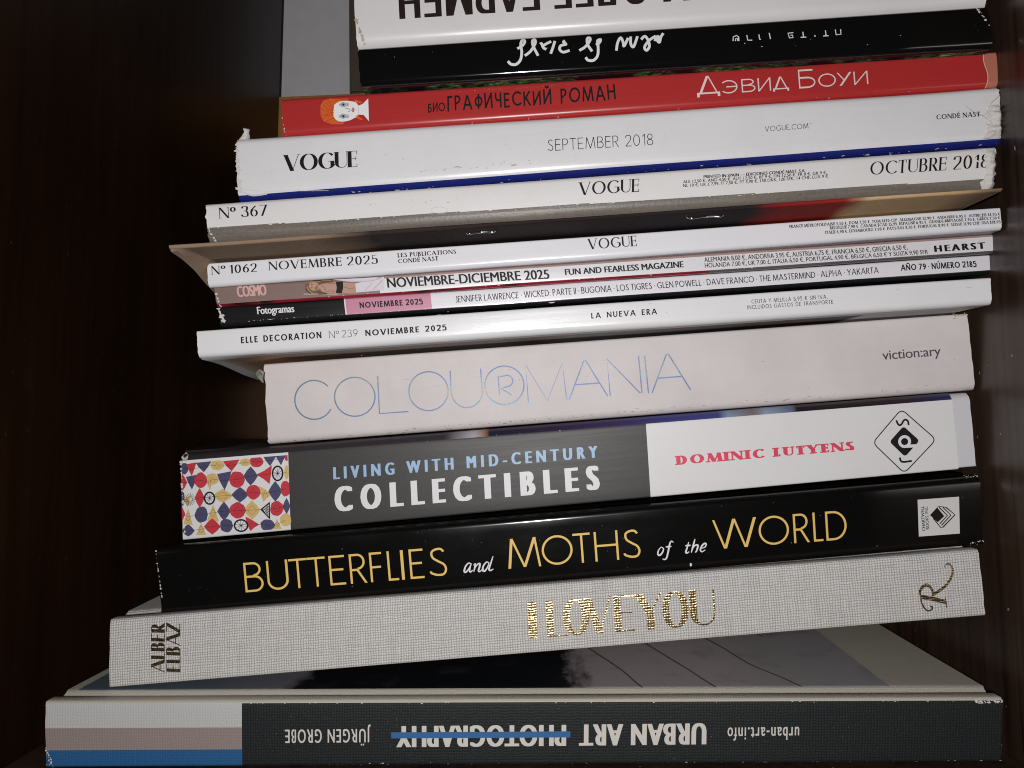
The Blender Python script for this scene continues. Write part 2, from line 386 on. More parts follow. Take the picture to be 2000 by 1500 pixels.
def stroke_text(txt, K=.09, N=None, sp=.16, serif=0.0, sth=None, space=.34, italic=0.0, jitter=0.0, spans=None, scales=None, capu=None):
    """-> layers, total width. spans: per letter (x0, x1) in any unit, then widths follow them"""
    N = K if N is None else N
    layers = []; x = 0.0
    k = 0
    if spans: s0 = spans[0][0]; s1 = max(b for a, b in spans)
    for ch in txt:
        if ch == ' ': x += space; continue
        sc = scales[k] if scales else 1.0
        Kk = K
        if spans and capu:
            for _ in range(3):
                W0 = glyph(ch, Kk, N)[0]; Kk = min(.5, K * capu * W0 / (spans[k][1] - spans[k][0]))
            if ch == 'I': Kk = K
        W, ls = draw_glyph(ch, Kk, N, serif, sth)
        if spans:
            a0, a1 = spans[k]
            fx = (a1 - a0) / W; ox = a0 - s0
        else: fx = sc; ox = x
        jy = random.uniform(-1, 1) * jitter; js = 1 + random.uniform(-1, 1) * jitter; jk = random.uniform(-1, 1) * jitter
        for i, (V, F) in enumerate(ls):
            layers.append(([(ox + px * fx + (py * (italic + jk)), py * sc * js + jy) for px, py in V], F, i))
        x += W * sc + sp; k += 1
    tot = (s1 - s0) if spans else x - sp
    return layers, tot

_font = None
def inter_text(txt, bold=0.0, space=1.0):
    """the built-in sans: -> layers in cap heights, width"""
    global _font
    cu = bpy.data.curves.new('scratch', 'FONT'); cu.body = txt; cu.size = 1; cu.space_character = space
    cu.resolution_u = 4; cu.fill_mode = 'FRONT'
    ob = bpy.data.objects.new('scratch', cu); COL.objects.link(ob)
    dg = bpy.context.evaluated_depsgraph_get(); dg.update()
    me = bpy.data.meshes.new_from_object(ob.evaluated_get(dg))
    V = [(v.co.x, v.co.y) for v in me.vertices]; F = [tuple(p.vertices) for p in me.polygons]
    bpy.data.objects.remove(ob); bpy.data.curves.remove(cu); bpy.data.meshes.remove(me)
    x0 = min(v[0] for v in V); x1 = max(v[0] for v in V)
    if _font is None and txt != 'H': inter_text('H')
    if txt == 'H' and _font is None: _font = max(v[1] for v in V)
    c = _font
    k = max(1, math.ceil(bold / .05)) if bold > 0 else 0
    sh = [0.0] + [sg * bold * (j + 1) / k for j in range(k) for sg in (-1, 1)]
    out = [([((x - x0) / c + d + bold, y / c) for x, y in V], F, i) for i, d in enumerate(sh)]
    return out, (x1 - x0) / c + 2 * bold

# ------------------------------------------------------------------ books
PITCH = math.radians(2.2)
class Book:
    def __init__(s, name, label, cat, quad, d, depth, rb=.001, rt=.001, bulge=0.0, hard=False, tc=None, pitch=PITCH,
                 mats=None, reg=None, ubr=(), tbr=(), groove=False, group=None, wob=0.0, endj=0.0, u0=0.0, u1=1.0, cover='cover', pages=True, sag=None, dyaw=0.0, hump=None):
        s.hump = hump
        s.ey = Vector((0, math.cos(pitch), math.sin(pitch))); s.d = d; s.wob = wob; s.seed = random.uniform(0, 100)
        s.nrm = (s.ey + Vector((dyaw, 0, 0))).normalized()
        s.Q = [s.hit(*p) for p in quad]                       # TL TR BR BL
        TL, TR, BR, BL = s.Q
        s.len = ((TR - TL).length + (BR - BL).length) / 2; s.h = ((TL - BL).length + (TR - BR).length) / 2
        s.rb, s.rt, s.bulge, s.depth, s.hard = rb, rt, bulge, depth, hard
        s.tc = tc or (0.0026 if hard else 0.0004); s.groove = groove; s.sag = sag; s.endj = endj
        s.root = thing(name, label, cat, (BL + BR) / 2 + s.ey * depth / 2, group)
        s.cover = s.shell(cover, mats, reg, ubr, tbr, u0, u1)
        if pages: s.page_block()
    def hit(s, px, py):
        r = ray(px, py); return CAM + r * (s.d / (s.nrm.dot(r)))
    def prof(s, t):
        z = min(max(t, 0), 1) * s.h; y = 0
        if z < s.rb: y = s.rb - math.sqrt(max(0, s.rb ** 2 - (s.rb - z) ** 2))
        elif s.h - z < s.rt: y = s.rt - math.sqrt(max(0, s.rt ** 2 - (s.rt - (s.h - z)) ** 2))
        return y + s.bulge * (2 * t - 1) ** 2
    def pos(s, u, t, y=0.0):
        TL, TR, BR, BL = s.Q
        b = BL.lerp(BR, u); tp = TL.lerp(TR, u)
        p = b.lerp(tp, t) + s.ey * y
        if s.wob:
            p = p + Vector((0, 0, 1)) * s.wob * noise.noise(Vector((u * 5, t * 1.5, s.seed))) + s.ey * s.wob * .5 * noise.noise(Vector((u * 7, t * 2, s.seed + 9)))
        return p
    def ut(s, px, py):
        P = s.hit(px, py); TL, TR, BR, BL = s.Q
        u = t = .5
        for _ in range(8):
            f = BL.lerp(BR, u).lerp(TL.lerp(TR, u), t) - P
            du = (BR - BL).lerp(TR - TL, t); dt = TL.lerp(TR, u) - BL.lerp(BR, u)
            A = np.array([[du.dot(du), du.dot(dt)], [du.dot(dt), dt.dot(dt)]]); B = np.array([f.dot(du), f.dot(dt)])
            x = np.linalg.solve(A, B); u -= x[0]; t -= x[1]
        return u, t
    def path(s, tbr):
        """outer section: (t, y, dz, zone)"""
        P = []
        yu = [s.depth, s.depth * .8, s.depth * .6, s.depth * .45, .075, .055, .04, .028, .018, .009, s.rb + .0005]
        for y_ in yu: P.append((0.0, y_, 0, 'under'))
        n = 6
        for k in range(n + 1):
            a = math.pi / 2 * k / n
            P.append(((s.rb - s.rb * math.cos(a)) / s.h, s.rb - s.rb * math.sin(a), 0, 'spine'))
        lo, hi = s.rb / s.h, 1 - s.rt / s.h
        ts = sorted([lo + (hi - lo) * k / 8 for k in range(1, 8)] + [x for x in tbr if lo + .005 < x < hi - .005])
        for t in ts: P.append((t, 0, 0, 'spine'))
        for k in range(n + 1):
            a = math.pi / 2 * k / n
            P.append((1 - (s.rt - s.rt * math.sin(a)) / s.h, s.rt - s.rt * math.cos(a), 0, 'spine'))
        if s.groove:
            for y, dz in ((.0052, 0), (.0066, -.0008), (.0078, -.0016), (.0095, -.0016), (.0108, -.0007), (.0122, 0)):
                if y > s.rt: P.append((1.0, y, dz, 'top'))
        P += [(1.0, s.depth * k / 5 if k else max(s.rt + .0005, .014 if s.groove else s.rt + .0005), 0, 'top') for k in range(0, 6)]
        return P
    def shell(s, name, mats, reg, ubr, tbr, u0=0.0, u1=1.0, grow=0.0, label=None):
        P = s.path(tbr); n = len(P); us = sorted(set([u0 + (u1 - u0) * k / 48 for k in range(49)] + [.003, .006, .009, .012, .0145, .0165, .03] * (1 if s.sag else 0) + [x for x in ubr if u0 < x < u1]))
        # drop uniform stations that crowd a break
        V = []; UV = []; F = []; MI = []
        arc = [0.0]
        for i in range(1, n): arc.append(arc[-1] + math.hypot((P[i][0] - P[i - 1][0]) * s.h, P[i][1] - P[i - 1][1]))
        i0 = next(i for i in range(n) if P[i][3] == 'spine'); base = arc[i0]
        tcn = s.tc / s.h
        for j, u in enumerate(us):
            end = (j == 0 or j == len(us) - 1)
            for side in (0, 1):
                for i, (t, y, dz, z) in enumerate(P):
                    yb = y + (s.bulge * (2 * t - 1) ** 2 if z == 'spine' else s.bulge)
                    tt = t
                    if z == 'spine' or y < s.rb + .001 or side == 0: pass
                    if side == 0:
                        tt = t + (2 * t - 1) * grow / s.h if z != 'spine' else -grow / s.h + t * (1 + 2 * grow / s.h); yy = yb - grow
                    else:
                        tt = tcn + (1 - 2 * tcn) * t; yy = yb + (s.tc if z == 'spine' else 0)
                    uu = u
                    if end and s.endj: uu += noise.noise(Vector((i * .8, j * 3.1, s.seed))) * s.endj / s.len
                    p = s.pos(uu, tt, yy) + Vector((0, 0, dz))
                    if s.sag and z == 'under': p = p + Vector((0, 0, 1)) * s.sag(u, y)
                    if s.hump and z == 'top' and grow: p = p + Vector((0, 0, 1)) * s.hump(u, y)
                    V.append(p); UV.append((u * s.len, arc[i] - base))
        W = 2 * n
        for j in range(len(us) - 1):
            A, B = j * W, (j + 1) * W; um = (us[j] + us[j + 1]) / 2
            for i in range(n - 1):
                z = P[i][3] if P[i][3] == P[i + 1][3] else ('under' if P[i][3] == 'under' else 'top')
                tm = (P[i][0] + P[i + 1][0]) / 2; ym = (P[i][1] + P[i + 1][1]) / 2
                F.append((A + i, B + i, B + i + 1, A + i + 1)); MI.append(reg(um, tm, z, ym) if reg else 0)
                F.append((A + n + i, A + n + i + 1, B + n + i + 1, B + n + i)); MI.append(len(mats))
            for i, fl_ in ((0, 0), (n - 1, 1)):
                q = (A + i, A + n + i, B + n + i, B + i); F.append(q if fl_ == 0 else q[::-1]); MI.append(len(mats))
        for j, fl_ in ((0, 0), (len(us) - 1, 1)):
            A = j * W
            for i in range(n - 1):
                q = (A + i, A + i + 1, A + n + i + 1, A + n + i); F.append(q if fl_ == 0 else q[::-1]); MI.append(len(mats))
        o = link_mesh(name, V, F, list(mats) + [M_paperedge], s.root, MI, UV, math.radians(40))
        if label: o['label'] = label
        return o
    def page_block(s):
        ins = .003 if s.hard else .0003
        tcn = (s.tc + .0001) / s.h; iu = ins / s.len
        V = []; UV = []; F = []
        us = [iu + (1 - 2 * iu) * k / 12 for k in range(13)]; ring = []
        ts = [tcn + (1 - 2 * tcn) * k / 6 for k in range(7)]
        sec = [(t, s.prof(t) + s.tc + .0002) for t in ts] + [(t, s.depth - ins - .0005) for t in ts[::-1]]
        for u in us:
            for t, y in sec: V.append(s.pos(u, t, y)); UV.append((u * s.len + y, t * s.h))
        m = len(sec)
        for j in range(len(us) - 1):
            for i in range(m): F.append((j * m + i, (j + 1) * m + i, (j + 1) * m + (i + 1) % m, j * m + (i + 1) % m))
        F.append(tuple(range(m))); F.append(tuple((len(us) - 1) * m + i for i in range(m))[::-1])
        return link_mesh('page_block', V, F, [pages_mat()], s.root, None, UV)
    # ---- print on the spine
    def put(s, name, layers, fmap, mat, lift=.00007, mats=None, mi=None, label=None):
        V = []; UV = []; F = []
        for k, (vs, fs, ly) in enumerate(layers):
            b = len(V)
            for x, y in vs:
                u, t = fmap(x, y); V.append(s.pos(u, t, s.prof(t) - lift - ly * .000012)); UV.append((u * s.len, t * s.h))
            for f in fs: F.append(tuple(b + i for i in f))
        MI = None
        if mi: MI = [mi[k] for k, (vs, fs, ly) in enumerate(layers) for f in fs]
        o = link_mesh(name, V, F, mats or [mat], s.root, MI, UV)
        # every face of the print looks out of the spine
        me = o.data; me.update(); bm = bmesh.new(); bm.from_mesh(me)
        out = -s.ey
        fl_ = [f for f in bm.faces if f.normal.dot(out) < 0]
        if fl_: bmesh.ops.reverse_faces(bm, faces=fl_)
        bm.to_mesh(me); bm.free()
        if label: o['label'] = label
        return o
    def text(s, name, lay, O, X, cap, mat, lift=.00007):
        """baseline from pixel O to pixel X of the photograph, capital height cap pixels (negative: upside down)"""
        layers, W = lay
        u0, t0 = s.ut(*O); u1, t1 = s.ut(*X)
        um, tm = (u0 + u1) / 2, (t0 + t1) / 2
        mx, my = (O[0] + X[0]) / 2, (O[1] + X[1]) / 2
        _, t2 = s.ut(mx, my - abs(cap)); dt = (t2 - tm) * (1 if cap > 0 else -1)
        return s.put(name, layers, lambda x, y: (u0 + (u1 - u0) * x / W, t0 + (t1 - t0) * x / W + y * dt), mat, lift)
    def text3(s, name, lay, O, X, Y, mat, lift=.00007):
        layers, W = lay
        o = np.array(s.ut(*O)); x_ = np.array(s.ut(*X)) - o; y_ = np.array(s.ut(*Y)) - o
        return s.put(name, layers, lambda x, y: tuple(o + x_ * (x / W) + y_ * y), mat, lift)
    def px(s, name, layers, mat=None, lift=.00007, mats=None, mi=None, label=None):
        """layers whose points are pixels of the photograph"""
        return s.put(name, layers, lambda x, y: s.ut(x, y), mat, lift, mats, mi, label)
    def flecks(s, name, n, line, mat, size=(.0002, .0008), spread=.0003, flat=2.5, lift=.00009):
        """chips and scuffs along a line of (u, t)"""
        L = []
        (ua, ta), (ub, tb) = line
        for _ in range(n):
            f = random.random(); u = ua + (ub - ua) * f; t = ta + (tb - ta) * f + random.gauss(0, spread) / s.h
            r = random.uniform(*size) * random.uniform(.4, 1)
            k = random.randint(5, 8); fx = random.uniform(.8, flat)
            pts = [(u + r * fx * math.cos(2 * math.pi * i / k) * random.uniform(.5, 1.2) / s.len, t + r * math.sin(2 * math.pi * i / k) * random.uniform(.4, 1.2) / s.h) for i in range(k)]
            L.append((pts, [tuple(range(k))], random.randint(0, 3)))
        return s.put(name, L, lambda x, y: (x, y), mat, lift)

def patch(ua, ub, t0, t1, ly=0, n=24):
    """a printed area between two edges u(t), in strips that follow the rounded spine"""
    V = []; F = []
    for i in range(n + 1):
        t = t0 + (t1 - t0) * (.5 - .5 * math.cos(math.pi * i / n)); V += [(ua(t), t), (ub(t), t)]
    for i in range(n): F.append((2 * i, 2 * i + 1, 2 * i + 3, 2 * i + 2))
    return [(V, F, ly)]
wave3 = lambda t: .9835 + .0018 * math.sin((t - .1) * 7.0)
# pixel-drawn pieces
def line_px(pts, wpx, ly=0, smooth=False, closed=False, taper=None):
    p = catmull(pts) if smooth else pts
    V, F = strip(p, (lambda tx, ty, q: wpx * (taper(q) if taper else 1)), closed)
    return V, F, ly
def poly(pts, ly=0): return (list(pts), [tuple(range(len(pts)))], ly)
def disc(cx, cy, rx, ry, ly=0, n=22, rot=0, jag=0):
    c, s_ = math.cos(rot), math.sin(rot); out = []
    for i in range(n):
        a = 2 * math.pi * i / n; k = 1 + random.uniform(-jag, jag)
        x, y = rx * k * math.cos(a), ry * k * math.sin(a); out.append((cx + x * c - y * s_, cy + x * s_ + y * c))
    return poly(out, ly)
def ring(cx, cy, rx, ry, wpx, ly=0, n=40):
    V, F = strip([(cx + rx * math.cos(2 * math.pi * i / n), cy + ry * math.sin(2 * math.pi * i / n)) for i in range(n)], lambda *_: wpx, True)
    return V, F, ly

DIDOT = dict(K=.15, N=.035, serif=.07, sth=.03)
SMALLSERIF = dict(K=.19, N=.09, serif=.07, sth=.06, sp=.15)

#@@CABINET
# ------------------------------------------------------------------ cabinet and wall
def X_at(px, d):
    r = ray(px, 841); return CAM.x + r.x * d / r.y
XL, XR = X_at(47, D0), X_at(1988, D0)
YB = 0.262
FRONT = -0.075
cab = thing('wooden_cabinet', 'dark varnished wooden cabinet compartment that the stack of books stands in', 'cabinet', ((XL + XR) / 2, .1, 0))
M_woodL = wood_mat('shaded_walnut_varnish', (0.010, 0.0042, 0.0018, 1), (0.026, 0.011, 0.0045, 1), 0.34, 0.5, 0.06, spec=.25, gloss_n=.1)  # darker copy of the walnut: the left side's shade is put into its colour
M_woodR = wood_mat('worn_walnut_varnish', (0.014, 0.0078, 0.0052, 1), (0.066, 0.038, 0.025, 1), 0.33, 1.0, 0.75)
M_woodB = wood_mat('back_board_wood', (0.50, 0.22, 0.07, 1), (0.66, 0.31, 0.11, 1), 0.45, 0.7, 0.2)
r_ = ray(545, 189); ZB = CAM.z + r_.z * (YB + D0) / r_.y
lp_ = box('side_panel', (XL - .018, FRONT, -.02), (XL, YB, .55), M_woodL, cab, .0012); lp_['label'] = 'side panel left of the stack, its shade put into the wood colour'
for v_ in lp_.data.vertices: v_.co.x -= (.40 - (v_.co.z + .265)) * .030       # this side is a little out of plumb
box('side_panel', (XR, FRONT, -.02), (XR + .018, YB, .55), M_woodR, cab, .0012)['label'] = 'scuffed brown side panel right of the stack'
box('back_board', (XL - .035, YB + .0005, -.02), (XR + .018, YB + .009, ZB), M_woodB, cab)
r_ = ray(680, 100); xs_ = r_.x * (YB + D0) / r_.y
box('back_stile', (xs_, YB + .0012, ZB + .0002), (xs_ + .06, YB + .010, .55), wood_mat('grey_brown_wood', (.10, .07, .055, 1), (.17, .125, .10, 1), .5), cab, .002)
box('shelf_board', (XL - .006, FRONT + .004, -.02), (XR - .0003, YB - .0003, -.0002), M_woodR, cab, .001)
wt = NT('painted_wall')
wn = wt.noise(wt.n('ShaderNodeTexCoord').outputs['Object'], 90, 5, .6)
wt.bump(wn, .12, .0008)
M_wall = wt.set(color=wt.ramp(wn, [(0.3, (0.80, 0.79, 0.81, 1)), (0.7, (0.86, 0.85, 0.87, 1))]), rough=.85, spec=.2)
wl = box('wall', (-1.2, YB + .030, -.6), (1.2, YB + .10, 1.4), M_wall); wl['kind'] = 'structure'

#@@BOOKS
# ------------------------------------------------------------------ 1 white book at the top, upside down
M_w1 = paper('white_satin_board', (0.70, 0.685, 0.69, 1), .30, .5, .12, .12)
b = Book('hardcover_book', 'white book with large dark upside-down capitals, topmost and cut by the upper edge', 'book',
         [(688, -95), (1915, -172), (1930, 12), (697, 92)], .268, .17, .0045, .002, .0004, True, mats=[M_w1], endj=.0006)
b.text('title_lettering', inter_text('САМ ОЛЕГ ГАРМЕН', .07, 1.12), (1447, -70), (777, -27), -60, M_brownink)
b.flecks('scuff_pattern', 26, ((.0, .3), (.012, .05)), M_stain, (.0002, .0007))

# ------------------------------------------------------------------ 2 glossy black book
t = NT('gloss_black_jacket'); n_ = t.noise(t.uv(18, 120), 1.0, 3); t.bump(n_, .12, .0006)
M_gb = t.set(color=(0.004, 0.004, 0.004, 1), rough=.10, spec=.5, coat=.4, coat_rough=.05)
t = NT('leafy_jacket_print'); n_ = t.noise(t.uv(260, 520), 1.0, 4, .7, .6); n2 = t.noise(t.uv(28, 5), 1.0, 2)
c_ = t.ramp(n_, [(.42, (0.004, 0.010, 0.006, 1)), (.56, (0.06, 0.17, 0.06, 1)), (.70, (0.36, 0.60, 0.30, 1))])
M_leaf = t.set(color=t.mix(t.ramp(n2, [(.45, (0, 0, 0, 1)), (.55, (1, 1, 1, 1))]), (0.008, 0.008, 0.014, 1), c_), rough=.4, spec=.2); t.b.inputs['IOR'].default_value = 1.15
b = Book('hardcover_book', 'glossy black book with white handwriting, lying on the red book', 'book',
         [(698, 92), (1928, 9), (1941, 92), (704, 168)], .2665, .16, .0022, .0016, .0006, True, mats=[M_gb, M_leaf], tc=.002,
         reg=lambda u, t, z, y: 1 if z == 'under' else 0, endj=.0005)
z1 = lambda *P: [(680 + x / 4, y / 4) for x, y in P]
z2 = lambda *P: [(1150 + x / 3.636, y / 3.636) for x, y in P]
H = [z1((1248, 478), (1270, 500), (1310, 503), (1345, 470), (1356, 410), (1348, 345), (1362, 308), (1380, 320), (1362, 355), (1322, 380)),
     z1((1380, 436), (1425, 400), (1462, 335), (1456, 305), (1440, 318), (1446, 360), (1484, 436)),
     z1((1500, 345), (1512, 340), (1524, 372), (1548, 386)), z1((1520, 360), (1550, 340), (1586, 322)),
     z1((1615, 318), (1600, 370), (1582, 420)),
     z1((1694, 316), (1682, 328), (1702, 346), (1662, 356), (1652, 385), (1680, 408), (1730, 394)),
     z1((1806, 395), (1852, 366), (1888, 318), (1888, 295), (1868, 300), (1872, 350), (1906, 402)),
     z1((1856, 448), (1874, 470), (1918, 470), (1950, 430), (1952, 350), (1948, 318), (1972, 308), (1962, 334), (1936, 350)),
     z2((196, 360), (204, 306), (226, 266), (244, 300), (250, 328), (280, 268)), z2((298, 258), (298, 312), (318, 332), (346, 256)),
     z2((372, 280), (398, 256), (420, 284), (430, 330), (410, 358), (396, 334), (430, 286), (476, 254)),
     z2((470, 292), (476, 268), (494, 258), (488, 288), (502, 300), (512, 262), (530, 234))]
b.px('handwritten_title', [line_px(p, 5.2, i % 4, True) for i, p in enumerate(H)], M_whiteink)
A_ = [z2((1024, 292), (1026, 262), (1048, 252), (1064, 262), (1066, 292)), z2((1040, 292), (1044, 274), (1058, 272), (1056, 292)), z2((1122, 250), (1128, 286), (1160, 286)),
      z2((1208, 245), (1213, 280), (1222, 280)), z2((1281, 234), (1290, 278)),
      z2((1452, 232), (1414, 236), (1424, 270), (1450, 268), (1446, 250), (1432, 251)), z2((1504, 266), (1544, 264)), z2((1520, 226), (1524, 264)),
      z2((1604, 250), (1607, 262)), z2((1664, 256), (1702, 254)), z2((1680, 216), (1684, 254)), z2((1750, 210), (1756, 248), (1790, 244), (1788, 208))]
b.px('author_lettering', [line_px(p, 2.0, i % 3) for i, p in enumerate(A_)], M_whiteink)
b.flecks('scuff_pattern', 10, ((.985, .95), (.999, .5)), M_paperedge, (.0002, .0006))
b.flecks('dust_pattern', 26, ((.02, .75), (.98, .35)), M_whiteink, (.00006, .00016), .003)

# ------------------------------------------------------------------ 3 red book
M_red = paper('red_cover', (0.42, 0.028, 0.028, 1), .30, .5, .05, .10, dirtcol=(0.2, .02, .02, 1))
M_salmon = paper('salmon_cover', (0.46, 0.16, 0.10, 1), .35, .5, .1)
b = Book('paperback_book', 'slim red book with a small orange haired face on its spine', 'book',
         [(550, 193), (1946, 100), (1953, 169), (552, 266)], .272, .17, .0022, .0012, .0001, False, mats=[M_red], endj=.0004, tc=.0006)
b.put('salmon_end', patch(lambda t: wave3(t), lambda t: .9994, .015, .985), lambda x, y: (x, y), M_salmon)
b.put('wavy_line', patch(lambda t: wave3(t) - .0005, lambda t: wave3(t) + .0005, .015, .985, 2), lambda x, y: (x, y), ink('pale_gold_ink', (.62, .48, .32, 1)))
b.text('subtitle_lettering', stroke_text('БИО', .15, sp=.14, jitter=.05), (836, 220), (870, 217), 18, M_black)
b.text('title_lettering', stroke_text('ГРАФИЧЕСКИЙ РОМАН', .14, sp=.20, space=.55, jitter=.045), (874, 217), (1203, 195), 29, M_black)
zz = lambda L_: [(1200 + x0 / 2.5, 1200 + x1 / 2.5) for x0, x1 in L_]
sp_ = zz([(400, 522), (533, 605), (625, 692), (705, 768), (775, 858), (905, 985), (1000, 1085), (1090, 1162), (1172, 1240)])
b.text('author_lettering', stroke_text('ДЭВИДБОУИ', .088, spans=sp_, capu=28, scales=[1.42, 1, 1, 1, 1, 1.42, 1, 1, 1]), (1360, 187), (1696, 164), 26, ink('cream_ink', (.68, .60, .58, 1)))
f3 = lambda *P: [(540 + x / 2.857, 130 + y / 2.857) for x, y in P]
mo = [ink('orange_ink', (.60, .105, .018, 1)), ink('face_white', (.76, .75, .76, 1)), M_black, ink('lip_pink', (.45, .20, .22, 1)), ink('eye_blue', (.22, .32, .40, 1)), ink('dark_orange_ink', (.36, .05, .012, 1)), ink('blush_ink', (.60, .46, .45, 1))]
fl_ = [(poly(f3((246, 215), (262, 190), (300, 178), (345, 180), (400, 178), (400, 196), (330, 205), (330, 300), (380, 312), (370, 322), (310, 322), (262, 305), (246, 270))), 0),
       (poly(catmull(f3((322, 215), (350, 196), (400, 192), (440, 200), (462, 225), (462, 262), (440, 284), (400, 303), (350, 306), (322, 285), (318, 250)))), 1),
       (poly(f3((450, 222), (480, 210), (512, 178), (516, 305), (486, 270), (450, 268))), 1),
       (poly(f3((432, 184), (475, 196), (480, 206), (448, 204))), 0), (poly(f3((448, 272), (486, 296), (470, 298), (440, 285))), 0),
       (line_px(f3((262, 215), (290, 240), (322, 238)), .9, 3, True), 5), (line_px(f3((262, 290), (290, 262), (322, 256)), .9, 3, True), 5),
       (line_px(f3((290, 190), (305, 215), (322, 222)), .9, 3, True), 5),
       (disc(*f3((372, 213))[0], 4.2, 3.4, 3), 4), (disc(*f3((374, 213))[0], 1.9, 1.9, 5), 2), (ring(*f3((372, 213))[0], 5, 4.4, .7, 4, 16), 2),
       (disc(*f3((372, 278))[0], 4.2, 3.4, 3), 4), (disc(*f3((374, 278))[0], 1.9, 1.9, 5), 2), (ring(*f3((372, 278))[0], 5, 4.4, .7, 4, 16), 2),
       (line_px(f3((380, 232), (405, 238), (412, 248), (400, 252)), .8, 4, True), 2), (disc(*f3((428, 243))[0], 3.0, 4.6, 4), 3),
       (disc(*f3((398, 213))[0], 3.2, 4.2, 4), 6), (disc(*f3((398, 280))[0], 3.2, 4.0, 4), 6), (line_px(f3((440, 196), (456, 222), (458, 262), (440, 288)), .9, 4, True), 6),
       (line_px(f3((250, 235), (275, 250), (320, 247)), .8, 4, True), 5), (line_px(f3((255, 270), (285, 275), (320, 266)), .8, 4, True), 5), (line_px(f3((275, 200), (300, 228), (322, 230)), .8, 4, True), 5), (line_px(f3((330, 190), (365, 186), (400, 187)), .8, 4, True), 5), (line_px(f3((275, 308), (320, 290), (326, 292)), .8, 4, True), 5), (line_px(f3((345, 314), (372, 316)), .8, 4), 5), (line_px(f3((386, 204), (398, 215), (384, 224)), .5, 4, True), 2), (line_px(f3((386, 268), (398, 278), (384, 288)), .5, 4, True), 2),
       (line_px(f3((350, 205), (354, 222)), .8, 4), 5), (line_px(f3((350, 270), (354, 288)), .8, 4), 5)]
b.px('printed_portrait', [(v, f, k) for k, ((v, f, l), m) in enumerate(fl_)], mats=mo, mi=[m for _, m in fl_])
b.flecks('scuff_pattern', 9, ((.0, .5), (.004, .05)), M_paperedge, (.0001, .0005), .0003, 1.2)
b.flecks('edge_wear_pattern', 24, ((.0, .03), (1, .03)), ink('pale_red', (.6, .2, .2, 1)), (.0001, .0003))

# ------------------------------------------------------------------ 4 thick white magazine with the blue strip
M_w4 = paper('white_gloss_cover', (0.73, 0.725, 0.745, 1), .30, .5, .14, .16)
M_blue = paper('navy_gloss_cover', (0.012, 0.020, 0.17, 1), .25, .5, .05, .10, dirtcol=(.2, .2, .4, 1))
M_crack = ink('crack_grey', (.23, .21, .20, 1), .8)
def crumple(bk, u_a, t_a, t_b, seed, out=.0022, mat=M_paperedge):
    """torn paper at the right end: a crumpled sheet standing proud of the spine with a ragged rim"""
    nu, nt = 34, 46; V = []; UV = []; F = []
    for i in range(nu + 1):
        for k in range(nt + 1):
            f = i / nu; g = k / nt; t = t_a + (t_b - t_a) * g
            edge0 = u_a + .010 * noise.noise(Vector((g * 4, seed, 1))) + .004 * noise.noise(Vector((g * 15, seed, 1)))
            edge1 = 1 + (.0025 + .006 * noise.noise(Vector((g * 5, seed, 7))) + .004 * noise.noise(Vector((g * 17, seed, 3))))
            u = edge0 + (edge1 - edge0) * f
            q = Vector((u * bk.len * 190, t * bk.h * 240, seed)); q = q + .8 * Vector((noise.noise(q * .6 + Vector((5, 0, 0))), noise.noise(q * .6 + Vector((0, 9, 0))), 0))
            a = .35 + .9 * abs(noise.noise(q)) + .45 * noise.noise(q * 2.7) + .2 * noise.noise(q * 6.1); a = max(0, a) * min(1, f * 2.5)
            wrap = max(0, u - .997) * bk.len * 1.3
            y = bk.prof(min(max(t, 0.02), .98)) - .00006 - a * out * min(1, (min(g, 1 - g) * 5 + .3)) + wrap
            V.append(bk.pos(u, t, y)); UV.append((u * bk.len, t * bk.h))
    for i in range(nu):
        for k in range(nt):
            a0 = i * (nt + 1) + k; F.append((a0, a0 + nt + 1, a0 + nt + 2, a0 + 1))
    o = link_mesh('torn_corner', V, F, [mat], bk.root, None, UV, math.radians(25))
    m = o.modifiers.new('thickness', 'SOLIDIFY'); m.thickness = .00025; m.offset = 1
    return o
b4 = b = Book('magazine', 'thickest white magazine, with a navy strip along its lower edge and a frayed right end', 'magazine',
         [(461, 269), (1951, 168), (1957, 279), (464, 392)], .271, .2, .0038, .0024, .0003, False, mats=[M_w4, M_blue], tc=.0004,
         reg=lambda u, t, z, y: 1 if (z == 'under' or t < .105 + .0 * u) else 0, tbr=(.105,), wob=.0003, endj=.0005)
b.text('title_lettering', stroke_text('VOGUE', .2, .03, sp=.02, serif=.04, sth=.03), (557, 334), (698, 326), 32, M_black)
b.text('date_lettering', stroke_text('SEPTEMBER 2018', .062, sp=.15, space=.4), (1070, 295), (1276, 283), 23, M_black)
b.text('web_address', stroke_text('VOGUE.COM', .085, sp=.15), (1494, 257), (1579, 251), 10.5, M_black)
b.text('publisher_lettering', stroke_text('CONDÉ NAST', **SMALLSERIF), (1829, 233), (1914, 227), 9.5, M_black)
b.flecks('edge_wear_pattern', 16, ((.0, .10), (1, .10)), M_paperedge, (.00006, .00018), .0002, 7)
b.flecks('edge_wear_pattern', 40, ((.0, .015), (1, .015)), M_paperedge, (.00006, .0002), .0002, 8)
b.flecks('stain_pattern', 26, ((.25, .24), (.40, .27)), M_stain, (.00006, .0003), .0004, 6)
b.flecks('stain_pattern', 12, ((.05, .5), (.9, .6)), M_stain, (.0001, .0003), .003)
b.px('crack_pattern', [line_px([(x + 1650, y) for x, y in p], .8, i, True, taper=lambda q: .5 + math.sin(q * math.pi)) for i, p in enumerate([
    [(236, 206), (247, 215), (258, 222), (270, 226), (283, 236)], [(270, 226), (280, 220), (292, 218), (303, 208)],
    [(283, 205), (292, 196), (300, 190), (303, 183)], [(275, 240), (283, 246), (296, 246)], [(283, 212), (296, 220), (306, 224)], [(290, 232), (300, 240), (308, 236)]])], M_crack)
